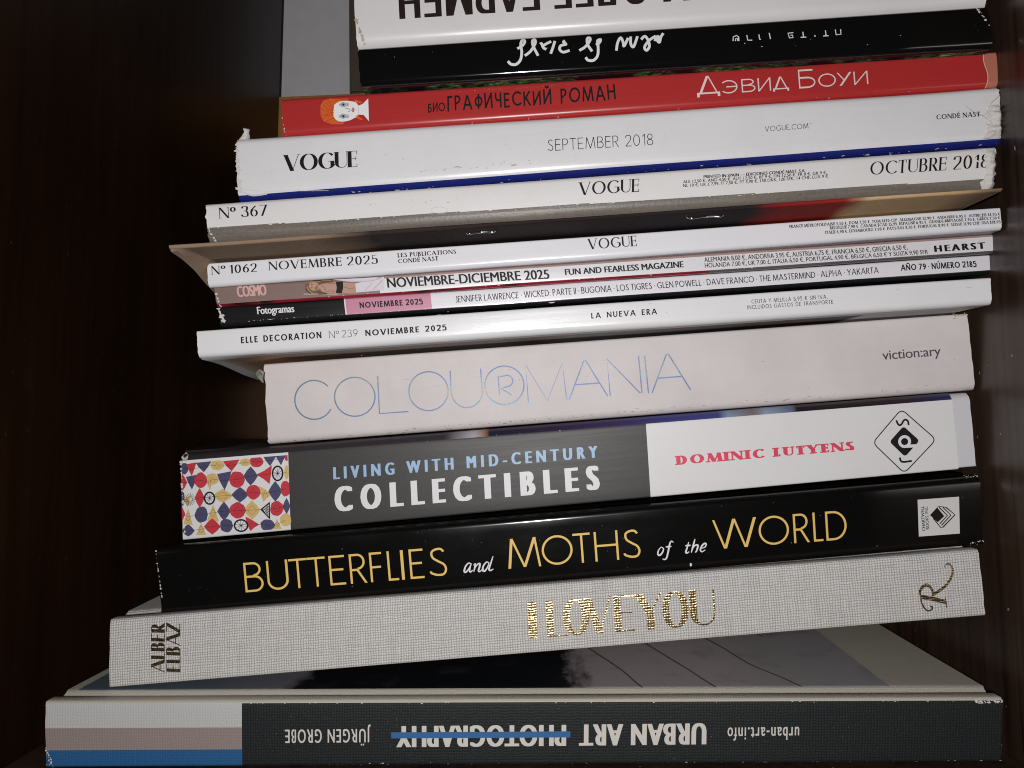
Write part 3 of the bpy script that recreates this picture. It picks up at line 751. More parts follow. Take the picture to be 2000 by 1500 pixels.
b.flecks('scuff_pattern', 50, ((.0, .95), (.004, .1)), M_paperedge, (.0002, .0009))
b.px('scratch_pattern', [line_px([(460, 366), (500, 372), (560, 372), (640, 371)], 2.0, 0, True, taper=lambda q: 1 - q * .7), line_px([(470, 372), (490, 380), (520, 377)], 3, 1, True)], M_paperedge)
crumple(b, .982, .10, .66, 3.3, .0014)
# torn paper curl standing up at the left end
V, F = [], []
P_ = [Vector(b.hit(x, y)) for x, y in ((470, 271), (474, 262), (478, 255), (477, 248), (476, 244))]
for i, p in enumerate(P_):
    for s_ in (-1, 1):
        V.append(p + Vector((s_ * (.0016 - .0002 * i) * (1 if i != 2 else .5), .0022 + .0006 * math.sin(i * 2) + s_ * .0006, 0)))
F = [(2 * i, 2 * i + 1, 2 * i + 3, 2 * i + 2) for i in range(len(P_) - 1)]
o = link_mesh('torn_curl', V, F, [M_paperedge], b.root, None, [(v.x, v.z) for v in V], math.radians(60)); m = o.modifiers.new('thickness', 'SOLIDIFY'); m.thickness = .0003

# ------------------------------------------------------------------ 5 white magazine with the grey lower strip
M_w5 = paper('white_cover_stock', (0.73, 0.72, 0.72, 1), .36, .45, .12, .14)
t = NT('grey_brown_cover'); g_ = t.noise(t.uv(30, 900), 1.0, 4); n_ = t.noise(t.uv(), 900, 3)
t.bump(t.math('ADD', g_, n_), .3, .0003)
M_g5 = t.set(color=t.ramp(t.math('ADD', t.math('MULTIPLY', g_, .6), t.math('MULTIPLY', n_, .4)), [(.3, (.12, .10, .085, 1)), (.7, (.21, .185, .16, 1))]), rough=.4, spec=.4)
def reg5(u, t, z, y): return 1 if z == 'under' or t < .40 - .1 * u else 0
b = Book('magazine', 'white magazine with a grey brown lower band and a ragged right end', 'magazine',
         [(401, 397), (1946, 285), (1938, 375), (407, 478)], .266, .2, .0046, .0016, .0003, False, mats=[M_w5, M_g5], reg=reg5, tc=.0004,
         tbr=(.30, .32, .34, .36, .38, .40), wob=.0002, endj=.0008)
b.text('issue_number', stroke_text('Nº 367', .14, .05, sp=.14, serif=.07, sth=.03, space=.3), (429, 427), (522, 421), 22, M_black)
b.text('title_lettering', stroke_text('VOGUE', .15, .05, sp=.10, serif=.07, sth=.03), (1132, 382), (1248, 375), 26, M_black)
b.text('date_lettering', stroke_text('OCTUBRE 2018', .14, .045, sp=.13, serif=.07, sth=.03, space=.34), (1699, 342), (1930, 327), 26, M_black)
b.text('printer_lettering', inter_text('PRINTED IN SPAIN — EDICIONES CONDÉ NAST, S.A.', .055), (1374, 348), (1573, 336), 6, M_black)
b.text('price_lettering', inter_text('ALE 12,50 €, AND 4,50 €, AUT 12,50 €, BE 9 €, FIN 12,50 €, FR 8 €, GR 9 €,', .025), (1334, 358), (1615, 340), 6, M_black)
b.text('price_lettering', inter_text('NL 10 €, UK £ 7,99, IT 7,50 €, PT 5,90 €, 150 DKK, 120 SEK, 14 CHF, LUX 9 €', .025), (1334, 365.5), (1617, 347), 6, M_black)
b.flecks('edge_wear_pattern', 110, ((.0, .395), (1, .30)), M_paperedge, (.00008, .0003), .00025, 4)
b.flecks('stain_pattern', 14, ((.2, .7), (.45, .62)), M_stain, (.0001, .0004), .0008)
b.px('dent', [ring(858, 411, 16, 6, 1.0, 0)], ink('dent_grey', (.50, .49, .49, 1)))
b.flecks('scuff_pattern', 26, ((.001, .4), (.010, .02)), M_paperedge, (.0001, .0006), .0006, 1.6)
b.px('torn_paper', [poly(catmull([(1874, 306), (1892, 295), (1915, 292), (1936, 290), (1944, 300), (1930, 306), (1940, 330), (1925, 338), (1915, 330), (1912, 318), (1895, 312)]), 0)], paper('bare_paper', (.76, .70, .69, 1), .8, .2, .2, .6))
crumple(b, .990, .06, .96, 8.7, .0014)

# ------------------------------------------------------------------ 6 stapled magazine that juts out
t = NT('stapled_cover_print'); u_ = t.n('ShaderNodeUVMap').outputs[0]; s_ = t.n('ShaderNodeSeparateXYZ'); t.l(u_, s_.inputs[0])
nn = t.noise(u_, 60, 5, .6); fx = t.math('ADD', t.math('MULTIPLY', s_.outputs[0], 1 / .28), t.math('MULTIPLY', t.math('SUBTRACT', nn, .5), .05))
fine = t.noise(u_, 700, 4, .6)
c_ = t.ramp(fx, [(.0, (.30, .22, .155, 1)), (.17, (.28, .195, .13, 1)), (.245, (.035, .024, .024, 1)), (.69, (.020, .016, .018, 1)), (.725, (.26, .016, .016, 1)), (.80, (.30, .022, .020, 1)), (.825, (.62, .43, .24, 1)), (.92, (.52, .35, .19, 1)), (.96, (.20, .13, .075, 1)), (1, (.22, .16, .10, 1))])
c_ = t.mix(t.math('MULTIPLY', fine, .22), c_, (.05, .035, .03, 1)); t.bump(fine, .25, .0004)
M_st = t.set(color=c_, rough=.55, spec=.12); t.b.inputs['IOR'].default_value = 1.12
b6 = b = Book('stapled_magazine', 'thin stapled magazine with brown, black and red cover, jutting out under the grey banded one', 'magazine',
         [(330, 478), (1957, 366), (1957, 373), (330, 486)], .250, .215, .0009, .0005, 0, False, mats=[M_st], wob=.0003, tc=.0003, endj=.0003,
         sag=lambda u, y: (-.012 * math.exp(-((max(0, .045 - y)) / .026) ** 2) * max(0, 1 - u / .0165) ** .5 * max(0, 1 - max(0, y - .05) / .1)) if u < .0165 else 0)
for xs in ((908, 968), (1342, 1416)):
    P0 = [b.ut(x, 0 * x + (478 + (366 - 478) * (x - 330) / 1627) + 6) for x in xs]
    (ua, _), (ub, _) = P0; V = []; F = []
    pth = catmull([(ua, -.6), (ua + (ub - ua) * .04, .5), (ua + (ub - ua) * .14, 1.2), (ua + (ub - ua) * .3, .8), (ua + (ub - ua) * .5, .6), (ua + (ub - ua) * .72, .8), (ua + (ub - ua) * .88, 1.2), (ua + (ub - ua) * .97, .5), (ub, -.6)], 5)
    for u, k in pth:
        c0 = b.pos(u, .15, .0006 + .0009) + Vector((0, -.0005 * k, -.0012 - .0006 * k))
        for a in range(6):
            ang = 2 * math.pi * a / 6; V.append(c0 + Vector((0, math.cos(ang), math.sin(ang))) * .00038)
    for i in range(len(pth) - 1):
        for a in range(6): F.append((i * 6 + a, (i + 1) * 6 + a, (i + 1) * 6 + (a + 1) % 6, i * 6 + (a + 1) % 6))
    tt = NT('staple_steel'); M_steel = tt.set(color=(.55, .56, .58, 1), rough=.25, metal=1.0)
    link_mesh('staple', V, F, [M_steel], b.root, None, None, math.radians(60))

# ------------------------------------------------------------------ 7 white magazine, serif print, issue 1062
M_w7 = paper('white_coated_spine', (0.75, 0.755, 0.79, 1), .26, .5, .06, .12)
M_lilac = paper('lilac_grey_cover', (.34, .31, .33, 1), .42, .4, .1, .1)
b = Book('magazine', 'white magazine with small black serif print, directly under the stapled brown one', 'magazine',
         [(404, 514), (1953, 405), (1957, 448), (407, 561)], .271, .2, .0016, .0006, .0001, False, mats=[M_w7, M_lilac], tc=.0004,
         reg=lambda u, t, z, y: 1 if z == 'under' else 0, wob=.0002, endj=.0002)
b.text('issue_number', stroke_text('N° 1062', .15, .06, sp=.16, serif=.06, sth=.04, space=.2), (414, 537), (502, 531), 17, M_black)
b.text('date_lettering', stroke_text('NOVEMBRE 2025', .15, .06, sp=.16, serif=.06, sth=.04), (526, 528.5), (738, 515), 17.5, M_black)
b.text('publisher_lettering', stroke_text('LES PUBLICATIONS', **SMALLSERIF), (777, 503), (891, 495.5), 8.5, M_black)
b.text('publisher_lettering', stroke_text('CONDÉ NAST', **SMALLSERIF), (778, 514.5), (856, 509), 8.5, M_black)
b.text('title_lettering', stroke_text('VOGUE', .15, .055, sp=.12, serif=.06, sth=.03), (1150, 487), (1244, 480.5), 21, M_black)
for s1, O, X in (('FRANCE MÉTROPOLITAINE 5,50 €. DOM 7,50 €. TOM 1470 CFP. ALLEMAGNE 12,90 €. ANDORRE 6,95 €. AUTRICHE 14,95 €', (1542, 445.5), (1953, 421)),
                 ('BELGIQUE 7,90 €. CANADA $CAD 15,95. ESPAGNE 6,95 €. GRANDE-BRETAGNE 7,95 £. GRÈCE 7,50 €', (1621, 448), (1953, 428.5)),
                 ('ITALIE 6,90 €. LUXEMBOURG 7,90 €. PAYS-BAS 8,30 €. PORTUGAL 8,90 €. SUISSE 11,90 CHF. USA $18,95', (1612, 456.5), (1954, 436.5))):
    b.text('price_lettering', stroke_text(s1, .20, .12, sp=.13, serif=.06, sth=.08, space=.3), O, X, 5.8, M_black)
b.flecks('scuff_pattern', 12, ((.0, .8), (1, .2)), M_stain, (.00008, .0002), .002)

# ------------------------------------------------------------------ 8 thin magazine, taupe left and white right
M_w8 = paper('white_matt_spine', (0.72, 0.71, 0.74, 1), .3, .5, .08, .12)
M_tau = paper('taupe_spine', (.235, .155, .14, 1), .4, .4, .06, .1, dirtcol=(.2, .13, .12, 1))
M_pk = paper('dusty_pink_cover', (.36, .24, .225, 1), .4, .4, .06)
t = NT('crimson_cover_print'); u_ = t.n('ShaderNodeUVMap').outputs[0]; nn = t.noise(t.uv(30, 60), 1.0, 3)
M_crim = t.set(color=t.ramp(nn, [(.40, (.02, .008, .008, 1)), (.47, (.25, .012, .025, 1)), (.62, (.30, .02, .035, 1)), (.66, (.05, .02, .02, 1))]), rough=.22, spec=.5)
M_dkg = paper('dark_grey_cover', (.10, .09, .095, 1), .25, .5, .1)
UX = lambda bk, x, y=550: bk.ut(x, y)[0]
def reg8(u, t, z, y):
    if z == 'under' or t < .13: return 2 if u < .64 else 4
    if z == 'top' or t > .86: return 3 if u > .2 else 1
    return 1 if u < .215 else 0
b = Book('magazine', 'thin magazine whose spine is taupe at left with a printed woman, white further right', 'magazine',
         [(419, 561), (1943, 457), (1948, 494), (424, 599)], .2752, .195, .0012, .0006, .0001, False, mats=[M_w8, M_tau, M_crim, M_pk, M_dkg], reg=reg8, tc=.0004,
         ubr=(.215, .64, .2), tbr=(.13, .86), wob=.0002, endj=.0003, dyaw=-.020)
b.text('title_lettering', inter_text('COSMO', .09, .95), (464, 580.5), (522, 576.5), 21, ink('pink_ink', (.60, .36, .34, 1)))
b.text('date_lettering', inter_text('NOVIEMBRE-DICIEMBRE 2025', .045), (757, 561.5), (1074, 545), 18.5, M_black)
b.text('slogan_lettering', inter_text('FUN AND FEARLESS MAGAZINE', .06), (1104, 538), (1336, 522), 12, M_black)
b.text('price_lettering', inter_text('ALEMANIA 8,00 €, ANDORRA 3,95 €, AUSTRIA 6,75 €, FRANCIA 6,50 €, GRECIA 6,50 €,', .02), (1376, 512), (1773, 487), 9, M_black)
b.text('price_lettering', inter_text('HOLANDA 7,00 €, UK 7,00 £, ITALIA 6,50 €, PORTUGAL 4,90 €, BÉLGICA 6,50 € Y SUIZA 9,90 SFR', .02), (1377, 523), (1813, 496), 8.5, M_black)
b.text('publisher_lettering', inter_text('HEARST', .10, 1.42), (1825, 492.5), (1925, 486), 12.5, M_black)
z7 = lambda *P: [(400 + x / 5, 480 + y / 5) for x, y in P]
mw = [ink('photo_beige', (.40, .34, .30, 1)), ink('hair_brown', (.15, .085, .045, 1)), ink('skin_tone', (.42, .25, .19, 1)), M_black, ink('linen_white', (.60, .57, .61, 1)), ink('linen_shade', (.42, .39, .43, 1)), ink('hair_gold', (.32, .20, .10, 1)), ink('dark_lip', (.30, .06, .06, 1)), ink('skin_shade', (.27, .14, .10, 1)), ink('hair_shade', (.06, .032, .018, 1))]
pw = [(poly(z7((960, 345), (1250, 335), (1300, 480), (965, 478))), 0),
      (poly(catmull(z7((975, 400), (1000, 355), (1080, 338), (1240, 335), (1235, 365), (1150, 372), (1130, 430), (1200, 470), (1080, 476), (1010, 450)))), 1),
      (poly(z7((1100, 390), (1160, 372), (1300, 352), (1480, 368), (1480, 462), (1290, 465), (1170, 460), (1110, 430))), 2),
      (disc(*z7((1070, 398))[0], 10.5, 8.5, 2, 18, .2), 2),
      (line_px(z7((1015, 370), (1050, 350), (1110, 352), (1150, 345), (1230, 342)), 2.2, 3, True), 6), (line_px(z7((1000, 400), (1020, 440), (1060, 466), (1110, 472)), 2.4, 3, True), 6),
      (line_px(z7((1120, 420), (1140, 450), (1190, 468)), 2.4, 3, True), 1), (line_px(z7((1110, 380), (1130, 362), (1180, 358)), 1.8, 3, True), 1),
      (poly(z7((1280, 352), (1350, 348), (1352, 405), (1340, 462), (1280, 462), (1290, 410))), 3),
      (poly(z7((1470, 368), (1750, 302), (1754, 430), (1480, 456))), 4), (poly(z7((1250, 330), (1700, 306), (1620, 345), (1400, 350))), 4),
      (line_px(z7((1420, 352), (1600, 345), (1720, 318)), 1.4, 4, True), 5), (line_px(z7((1560, 440), (1600, 400), (1640, 360)), 1.2, 4, True), 5), (line_px(z7((1640, 438), (1680, 390), (1740, 330)), 1.6, 4, True), 5),
      (line_px(z7((1180, 455), (1230, 440), (1275, 455)), 1.4, 4, True), 8), (line_px(z7((1360, 400), (1410, 415), (1470, 410)), 1.6, 4, True), 8), (line_px(z7((1140, 395), (1170, 410), (1180, 440)), 1.6, 4, True), 8), (line_px(z7((1200, 362), (1240, 372), (1285, 365)), 1.4, 4, True), 8), (line_px(z7((985, 420), (1008, 450), (1040, 470)), 2.0, 4, True), 9), (line_px(z7((1060, 345), (1110, 342), (1160, 352), (1215, 350)), 1.3, 4, True), 9), (line_px(z7((1110, 455), (1150, 462), (1195, 474)), 1.5, 4, True), 9), (disc(*z7((1090, 420))[0], 3.2, 3.4, 4), 8),
      (disc(*z7((1048, 382))[0], 1.5, 1.2, 4), 1), (disc(*z7((1046, 412))[0], 1.5, 1.2, 4), 1), (disc(*z7((1098, 400))[0], 1.3, 2.6, 4), 7)]
b.px('printed_photo', [(v, f, k) for k, ((v, f, l), m) in enumerate(pw)], mats=mw, mi=[m for _, m in pw])
b.flecks('edge_wear_pattern', 40, ((.0, .13), (1, .13)), M_paperedge, (.00006, .00025), .0002, 4)
b.flecks('scuff_pattern', 14, ((.0, .8), (.004, .1)), M_paperedge, (.0002, .0006))

# ------------------------------------------------------------------ 9 thin magazine, black, pink and white
M_w9 = paper('white_spine_stock', (0.74, 0.735, 0.78, 1), .32, .5, .06, .12)
M_k9 = paper('black_spine', (.010, .010, .011, 1), .3, .5, .0, .1)
M_p9 = paper('pink_spine', (.56, .24, .34, 1), .35, .5, .05)
M_u9 = paper('black_green_cover', (.008, .011, .010, 1), .2, .5, 0, .1)
b = Book('magazine', 'thin magazine with a black, pink and white spine, below the taupe one', 'magazine',
         [(426, 600), (1938, 497), (1941, 534), (431, 639)], .2772, .195, .0014, .0006, .0001, False, mats=[M_w9, M_k9, M_p9, M_u9], tc=.0004,
         reg=lambda u, t, z, y: 3 if z == 'under' or t < .20 else (1 if u < .1665 else (0 if u < .1683 else (2 if u < .2805 else 0))),
         ubr=(.1665, .1683, .2805), tbr=(.20,), wob=.0002, endj=.0004, dyaw=-.022)
b.text('title_lettering', inter_text('Fotogramas', .05), (503, 613.5), (575.5, 609), 14.5, M_whiteink)
b.text('date_lettering', stroke_text('NOVIEMBRE 2025', .20, .18, sp=.18), (703, 601.5), (826, 594), 11, M_black)
b.text('cover_lines', stroke_text('JENNIFER LAWRENCE · WICKED: PARTE II · BUGONIA · LOS TIGRES · GLEN POWELL · DAVE FRANCO · THE MASTERMIND · ALPHA · YAKARTA', .13, .11, sp=.12, space=.28), (890, 591), (1716, 534), 12.5, M_black)
b.text('issue_number', stroke_text('AÑO 79 · NÚMERO 2185', .20, .17, sp=.13, space=.28), (1760, 529.5), (1907, 521.5), 12, M_black)
b.flecks('scuff_pattern', 30, ((.0, .95), (.006, .2)), M_paperedge, (.0002, .0007))
b.flecks('edge_wear_pattern', 50, ((.0, .21), (.3, .21)), M_paperedge, (.00005, .00018), .0001, 5)

# ------------------------------------------------------------------ 10 white magazine with wide sans print
M_w10 = paper('white_smooth_spine', (0.74, 0.74, 0.76, 1), .28, .5, .09, .14)
t = NT('cover_picture_print'); u_ = t.n('ShaderNodeUVMap').outputs[0]; s_ = t.n('ShaderNodeSeparateXYZ'); t.l(u_, s_.inputs[0])
nn = t.noise(u_, 50, 4); fx = t.math('ADD', t.math('MULTIPLY', s_.outputs[0], 1 / .285), t.math('MULTIPLY', nn, .01))
c_ = t.ramp(fx, [(.0, (.55, .53, .53, 1)), (.035, (.30, .20, .13, 1)), (.07, (.42, .25, .14, 1)), (.12, (.34, .27, .22, 1)), (.38, (.30, .27, .25, 1)), (.42, (.20, .16, .14, 1)), (.47, (.30, .28, .28, 1)), (.70, (.08, .065, .06, 1)), (.83, (.09, .075, .07, 1)), (.835, (.55, .53, .54, 1)), (1, (.5, .48, .48, 1))])
M_u10 = t.set(color=c_, rough=.6, spec=.2); t.b.inputs['IOR'].default_value = 1.2
M_m10 = paper('white_back_margin', (.52, .50, .50, 1), .5, .2, .06)
b10 = b = Book('magazine', 'white magazine with widely spaced black capitals, jutting out over the cream book', 'magazine',
         [(384, 646), (1935, 542), (1938, 594), (387, 699)], .267, .205, .0022, .0007, .0001, False, mats=[M_w10, M_u10, M_m10], tc=.0004,
         reg=lambda u, t, z, y: (1 if y > .009 and .014 < u < .985 else 2) if z == 'under' else 0, ubr=(.014, .985), wob=.0002, endj=.0002,
         sag=lambda u, y: (-.0065 * math.exp(-((y - .06) / .035) ** 2) * max(0, 1 - u / .075)) if u < .075 else 0)
b.text('title_lettering', stroke_text('ELLE DECORATION', .20, .17, sp=.22, space=.62), (471, 671), (628, 660), 12.5, M_black)
b.text('issue_number', stroke_text('Nº 239', .06, sp=.14, space=.2), (643, 660.5), (699, 656.5), 14, M_black)
b.text('date_lettering', stroke_text('NOVIEMBRE 2025', .20, .17, sp=.22, space=.62), (714, 656), (872, 645), 12, M_black)
b.text('cover_line', stroke_text('LA NUEVA ERA', .18, .16, sp=.24, space=.7), (1155, 623), (1283, 614), 11, M_black)
b.text('price_lettering', stroke_text('CEUTA Y MELILLA 5,95 € SIN IVA,', .12, sp=.2, space=.5), (1468, 593), (1616, 583), 7.6, M_black)
b.text('price_lettering', stroke_text('INCLUIDOS GASTOS DE TRANSPORTE', .12, sp=.2, space=.5), (1460, 604), (1627, 592.5), 7.6, M_black)
b.flecks('scuff_pattern', 26, ((.05, .6), (.98, .6)), ink('scuff_grey', (.50, .49, .49, 1)), (.00008, .0003), .0025, 9)

V = [CAM + ray(x, y) * ((.267 + k) / b.nrm.dot(ray(x, y))) for x, y, k in ((500, 729, .021), (507, 722, .018), (514, 727, .019), (513, 738, .017), (504, 736, .016), (510, 731, .014), (515, 747, .02), (511, 745, .021))]
o = link_mesh('torn_tab', V, [(0, 1, 5, 4), (1, 2, 3, 5), (4, 5, 3), (4, 3, 6, 7)], [paper('pale_green_paper', (.42, .45, .36, 1), .7, .2, .1)], b.root, None, [(v.x, v.z) for v in V])
m = o.modifiers.new('thickness', 'SOLIDIFY'); m.thickness = .0003
# ------------------------------------------------------------------ 11 cream book with holographic title
t = NT('cream_uncoated_board'); n_ = t.noise(t.uv(), 40, 4); f_ = t.noise(t.uv(), 1200, 4, .7); st_ = t.noise(t.uv(12, 420), 1.0, 4)
t.bump(t.math('ADD', f_, t.math('MULTIPLY', st_, .35)), .22, .0003)
c_ = t.ramp(t.math('ADD', t.math('MULTIPLY', n_, .85), t.math('MULTIPLY', st_, .15)), [(.35, (.62, .575, .57, 1)), (.65, (.69, .645, .64, 1))])
M_cr = t.set(color=c_, rough=.55, spec=.3)
b11 = b = Book('paperback_book', 'cream book with a thin shiny blue outlined title along its tall spine', 'book',
         [(516, 711), (1889, 612), (1906, 762), (523, 868)], .2905, .19, .0028, .0010, .0001, False, mats=[M_cr], tc=.0012, endj=.0005)
M_holo = holo_mat()
a4 = lambda *P: [(560 + x / 4, 680 + y / 4) for x, y in P]
a5 = lambda *P: [(980 + x / 4.762, 670 + y / 4.762) for x, y in P]
def arcpx(cx, cy, rx, ry, a0, a1): return [(cx + rx * math.cos(math.radians(a)), cy + ry * math.sin(math.radians(a))) for a in np.linspace(a0, a1, 40)]
LT = [arcpx(613.5, 781, 37.5, 38, -44, -332), None, a4((710, 215), (725, 511), (952, 495)), None,
      a4((1277, 175), (1283, 330)) + arcpx(912, 762, 31, 34, 170, 5) + a4((1527, 330), (1515, 160)), None,
      a4((1663, 372), (1652, 222), (1700, 217)) + arcpx(988, 744, 13.5, 11.5, -80, 88) + a4((1672, 314), (1757, 366)),
      a5((248, 552), (222, 203), (424, 538), (563, 185), (604, 527)), a5((628, 526), (762, 165), (782, 165), (986, 495)), a5((683, 388), (910, 372)),
      a5((1010, 495), (978, 150), (1288, 466), (1304, 462), (1272, 120)), a5((1328, 115), (1365, 468)), a5((1397, 467), (1530, 104), (1550, 104), (1757, 437)), a5((1445, 328), (1670, 310))]
LL = [line_px(p, 2.6, i % 5) for i, p in enumerate(LT) if p]
LL += [ring(693, 775, 39.5, 38, 2.6, 1), ring(837, 764, 38.3, 38, 2.6, 2), ring(985, 752.5, 38.3, 37.6, 2.6, 3)]
b.px('title_lettering', LL, M_holo)
b.text('publisher_lettering', inter_text('viction:ary', .012, .97), (1724, 703), (1838, 694), 18.5, ink('violet_grey_ink', (.07, .06, .08, 1)))
b.flecks('edge_wear_pattern', 120, ((.2, .055), (1, .085)), ink('edge_brown', (.30, .22, .17, 1), .7), (.00006, .0002), .0004, 9)
b.flecks('edge_wear_pattern', 60, ((.0, .02), (.5, .04)), M_stain, (.0001, .0003), .0003, 5)
b.flecks('scuff_pattern', 40, ((.2, .55), (.55, .75)), ink('rub_grey', (.47, .44, .44, 1)), (.00006, .00022), .004, 26)
b.flecks('stain_pattern', 24, ((.0, .9), (1, .3)), M_stain, (.0001, .0003), .004)
b.flecks('stain_pattern', 18, ((.982, .97), (.999, .99)), M_stain, (.0001, .0005), .0005)

# ------------------------------------------------------------------ 12 book with the patterned end
M_w12 = paper('white_jacket', (0.73, 0.725, 0.73, 1), .42, .4, .08, .12)
M_g12 = paper('charcoal_jacket', (.040, .040, .039, 1), .46, .35, .0, .06, grain=.06)
M_bd = paper('bare_white_board', (.62, .62, .645, 1), .6, .3, .10, .2)
t = NT('jacket_picture'); u_ = t.n('ShaderNodeUVMap').outputs[0]; s_ = t.n('ShaderNodeSeparateXYZ'); t.l(u_, s_.inputs[0])
nn = t.noise(t.uv(1, .2), 40, 3); fx = t.math('ADD', t.math('MULTIPLY', s_.outputs[0], 1 / .312), t.math('MULTIPLY', t.math('SUBTRACT', nn, .5), .02))
c_ = t.ramp(fx, [(.0, (.030, .025, .026, 1)), (.33, (.038, .030, .038, 1)), (.362, (.42, .40, .45, 1)), (.378, (.30, .16, .10, 1)), (.382, (.02, .014, .03, 1)), (.46, (.03, .018, .05, 1)), (.53, (.045, .03, .10, 1)), (.585, (.05, .045, .19, 1)), (.66, (.06, .06, .22, 1)), (.672, (.22, .30, .44, 1)), (.70, (.20, .15, .16, 1)), (.715, (.26, .34, .46, 1)), (.745, (.12, .14, .22, 1)), (.75, (.02, .012, .016, 1)), (.87, (.03, .018, .028, 1)), (.93, (.03, .03, .10, 1)), (1, (.02, .02, .03, 1))], 'LINEAR')
t.bump(t.noise(u_, 220, 3), .15, .0006)
M_pic = t.set(color=c_, rough=.3, spec=.4)
Q12 = [(354, 888), (1893, 767), (1907, 911), (358, 1052)]
b12 = b = Book('hardcover_book', 'charcoal and white book whose left end has a red, navy and yellow bead pattern', 'book', Q12, .2885, .2, .0007, .0034, .0001, True,
         mats=[M_bd], groove=False, endj=.0003, hump=lambda u, y: .0035 * math.exp(-((y - .04) / .03) ** 2) * max(0, 1 - u / .12) ** .7)
uA, uB, uC = b.ut(566, 960)[0], b.ut(1266, 900)[0], b.ut(1865, 850)[0]
def reg12(u, t, z, y):
    if z == 'top' or t > .905: return 2
    if z == 'under': return 3
    return 0 if (u < uA or u > uB) else 1
b.shell('dust_jacket', [M_w12, M_g12, M_pic, M_k9], reg12, (uA, uB), (.905,), .0, uC, .00045)
for nm in (): pass
sv = b.prof
LIFT = .00056
b.text('title_lettering', inter_text('LIVING WITH MID-CENTURY', .10, 1.75), (652, 936), (1168, 893), 23, ink('sky_blue_ink', (.30, .46, .66, 1)), LIFT)
b.text('title_lettering', inter_text('COLLECTIBLES', .13, 1.85), (655, 999), (1172, 955), 47, M_whiteink, LIFT)
b.text('author_lettering', stroke_text('DOMINIC LUTYENS', .28, .11, sp=.20, serif=.09, sth=.13, space=.42), (1321, 908), (1667, 879), 17.5, ink('coral_red_ink', (.66, .055, .105, 1)), LIFT)
q = lambda *P: [(1680 + x / 7.692, 760 + y / 7.692) for x, y in P]
def rdiamond(T, R, B_, L_, r=.14):
    pts = [T, R, B_, L_]; out = []
    for i in range(4):
        p = np.array(pts[i]); a_ = np.array(pts[i - 1]); c_ = np.array(pts[(i + 1) % 4])
        p0 = p + (a_ - p) * r; p1 = p + (c_ - p) * r
        for k in range(7):
            s_ = k / 6; out.append(tuple((1 - s_) ** 2 * p0 + 2 * s_ * (1 - s_) * p + s_ ** 2 * p1))
    return out
D1 = rdiamond(*q((610, 300), (1130, 757), (655, 1262), (180, 805)), r=.13)
D2 = rdiamond(*q((640, 555), (880, 772), (665, 1015), (430, 790)), r=.16)
b.px('publisher_emblem', [(*strip(D1, lambda *_: 2.0, True), 0), poly(D2, 1), ring(*q((657, 787))[0], 9.7, 9.7, 5.6, 2), line_px(q((665, 858), (830, 850)), 6.0, 3),
     line_px(q((532, 466), (555, 520), (585, 542), (615, 520), (640, 476), (670, 458), (705, 480), (718, 540)), 3.6, 4, True), line_px(q((585, 1026), (600, 1074), (640, 1092), (765, 1076)), 3.8, 5, True)],
     lift=LIFT, mats=[M_black, M_whiteink], mi=[0, 0, 1, 1, 0, 0])
# bead pattern
zp = lambda x, y: (340 + x / 7.5, 860 + y / 7.5)
mp_ = [ink('bead_red', (.50, .035, .05, 1)), ink('bead_navy', (.065, .06, .13, 1)), ink('bead_tan', (.60, .42, .16, 1)), M_black, M_whiteink]
LP, MP = [], []
uv12 = lambda x, y: zp(x, y)
def addp(v, m): LP.append(v); MP.append(m)
def bead(kind, colr, cx, cy, rx, ry, ly=1):
    rx *= 1.10; ry *= 1.08
    if kind == 'c': pts = [(cx + rx * math.cos(a) * random.uniform(.92, 1.05), cy + ry * math.sin(a) * random.uniform(.92, 1.05)) for a in np.linspace(0, 2 * math.pi, 18, endpoint=False)]
    elif kind == 'd': pts = [(cx, cy - ry), (cx + rx * .56, cy - ry * .52), (cx + rx, cy), (cx + rx * .55, cy + ry * .55), (cx, cy + ry), (cx - rx * .56, cy + ry * .54), (cx - rx, cy), (cx - rx * .55, cy - ry * .54)]
    elif kind == 'v': pts = [(cx - rx, cy - ry * .7), (cx, cy - ry * .85), (cx + rx, cy - ry), (cx + rx * .62, cy - ry * .05), (cx + rx * .05, cy + ry), (cx - rx * .6, cy + ry * .1)]
    elif kind == '<': pts = [(cx - rx, cy), (cx, cy - ry * .4), (cx + rx, cy - ry), (cx + rx * .9, cy), (cx + rx * .7, cy + ry), (cx, cy + ry * .5)]
    elif kind == '>': pts = [(cx + rx, cy + ry * .1), (cx, cy - ry * .5), (cx - rx, cy - ry), (cx - rx * .8, cy), (cx - rx * .3, cy + ry), (cx + rx * .3, cy + ry * .5)]
    elif kind == '^': pts = [(cx, cy - ry), (cx + rx * .5, cy), (cx + rx, cy + ry), (cx - rx, cy + ry * .9), (cx - rx * .5, cy)]
    pts = [zp(min(max(x, 108 + (y - 300) * .02), 1668 + (y - 215) * .06), min(max(y, 345 - x * .078), 1425 - x * .083)) for x, y in pts]
    addp(poly(pts, ly), colr)
R_, Nv, T_ = 0, 1, 2
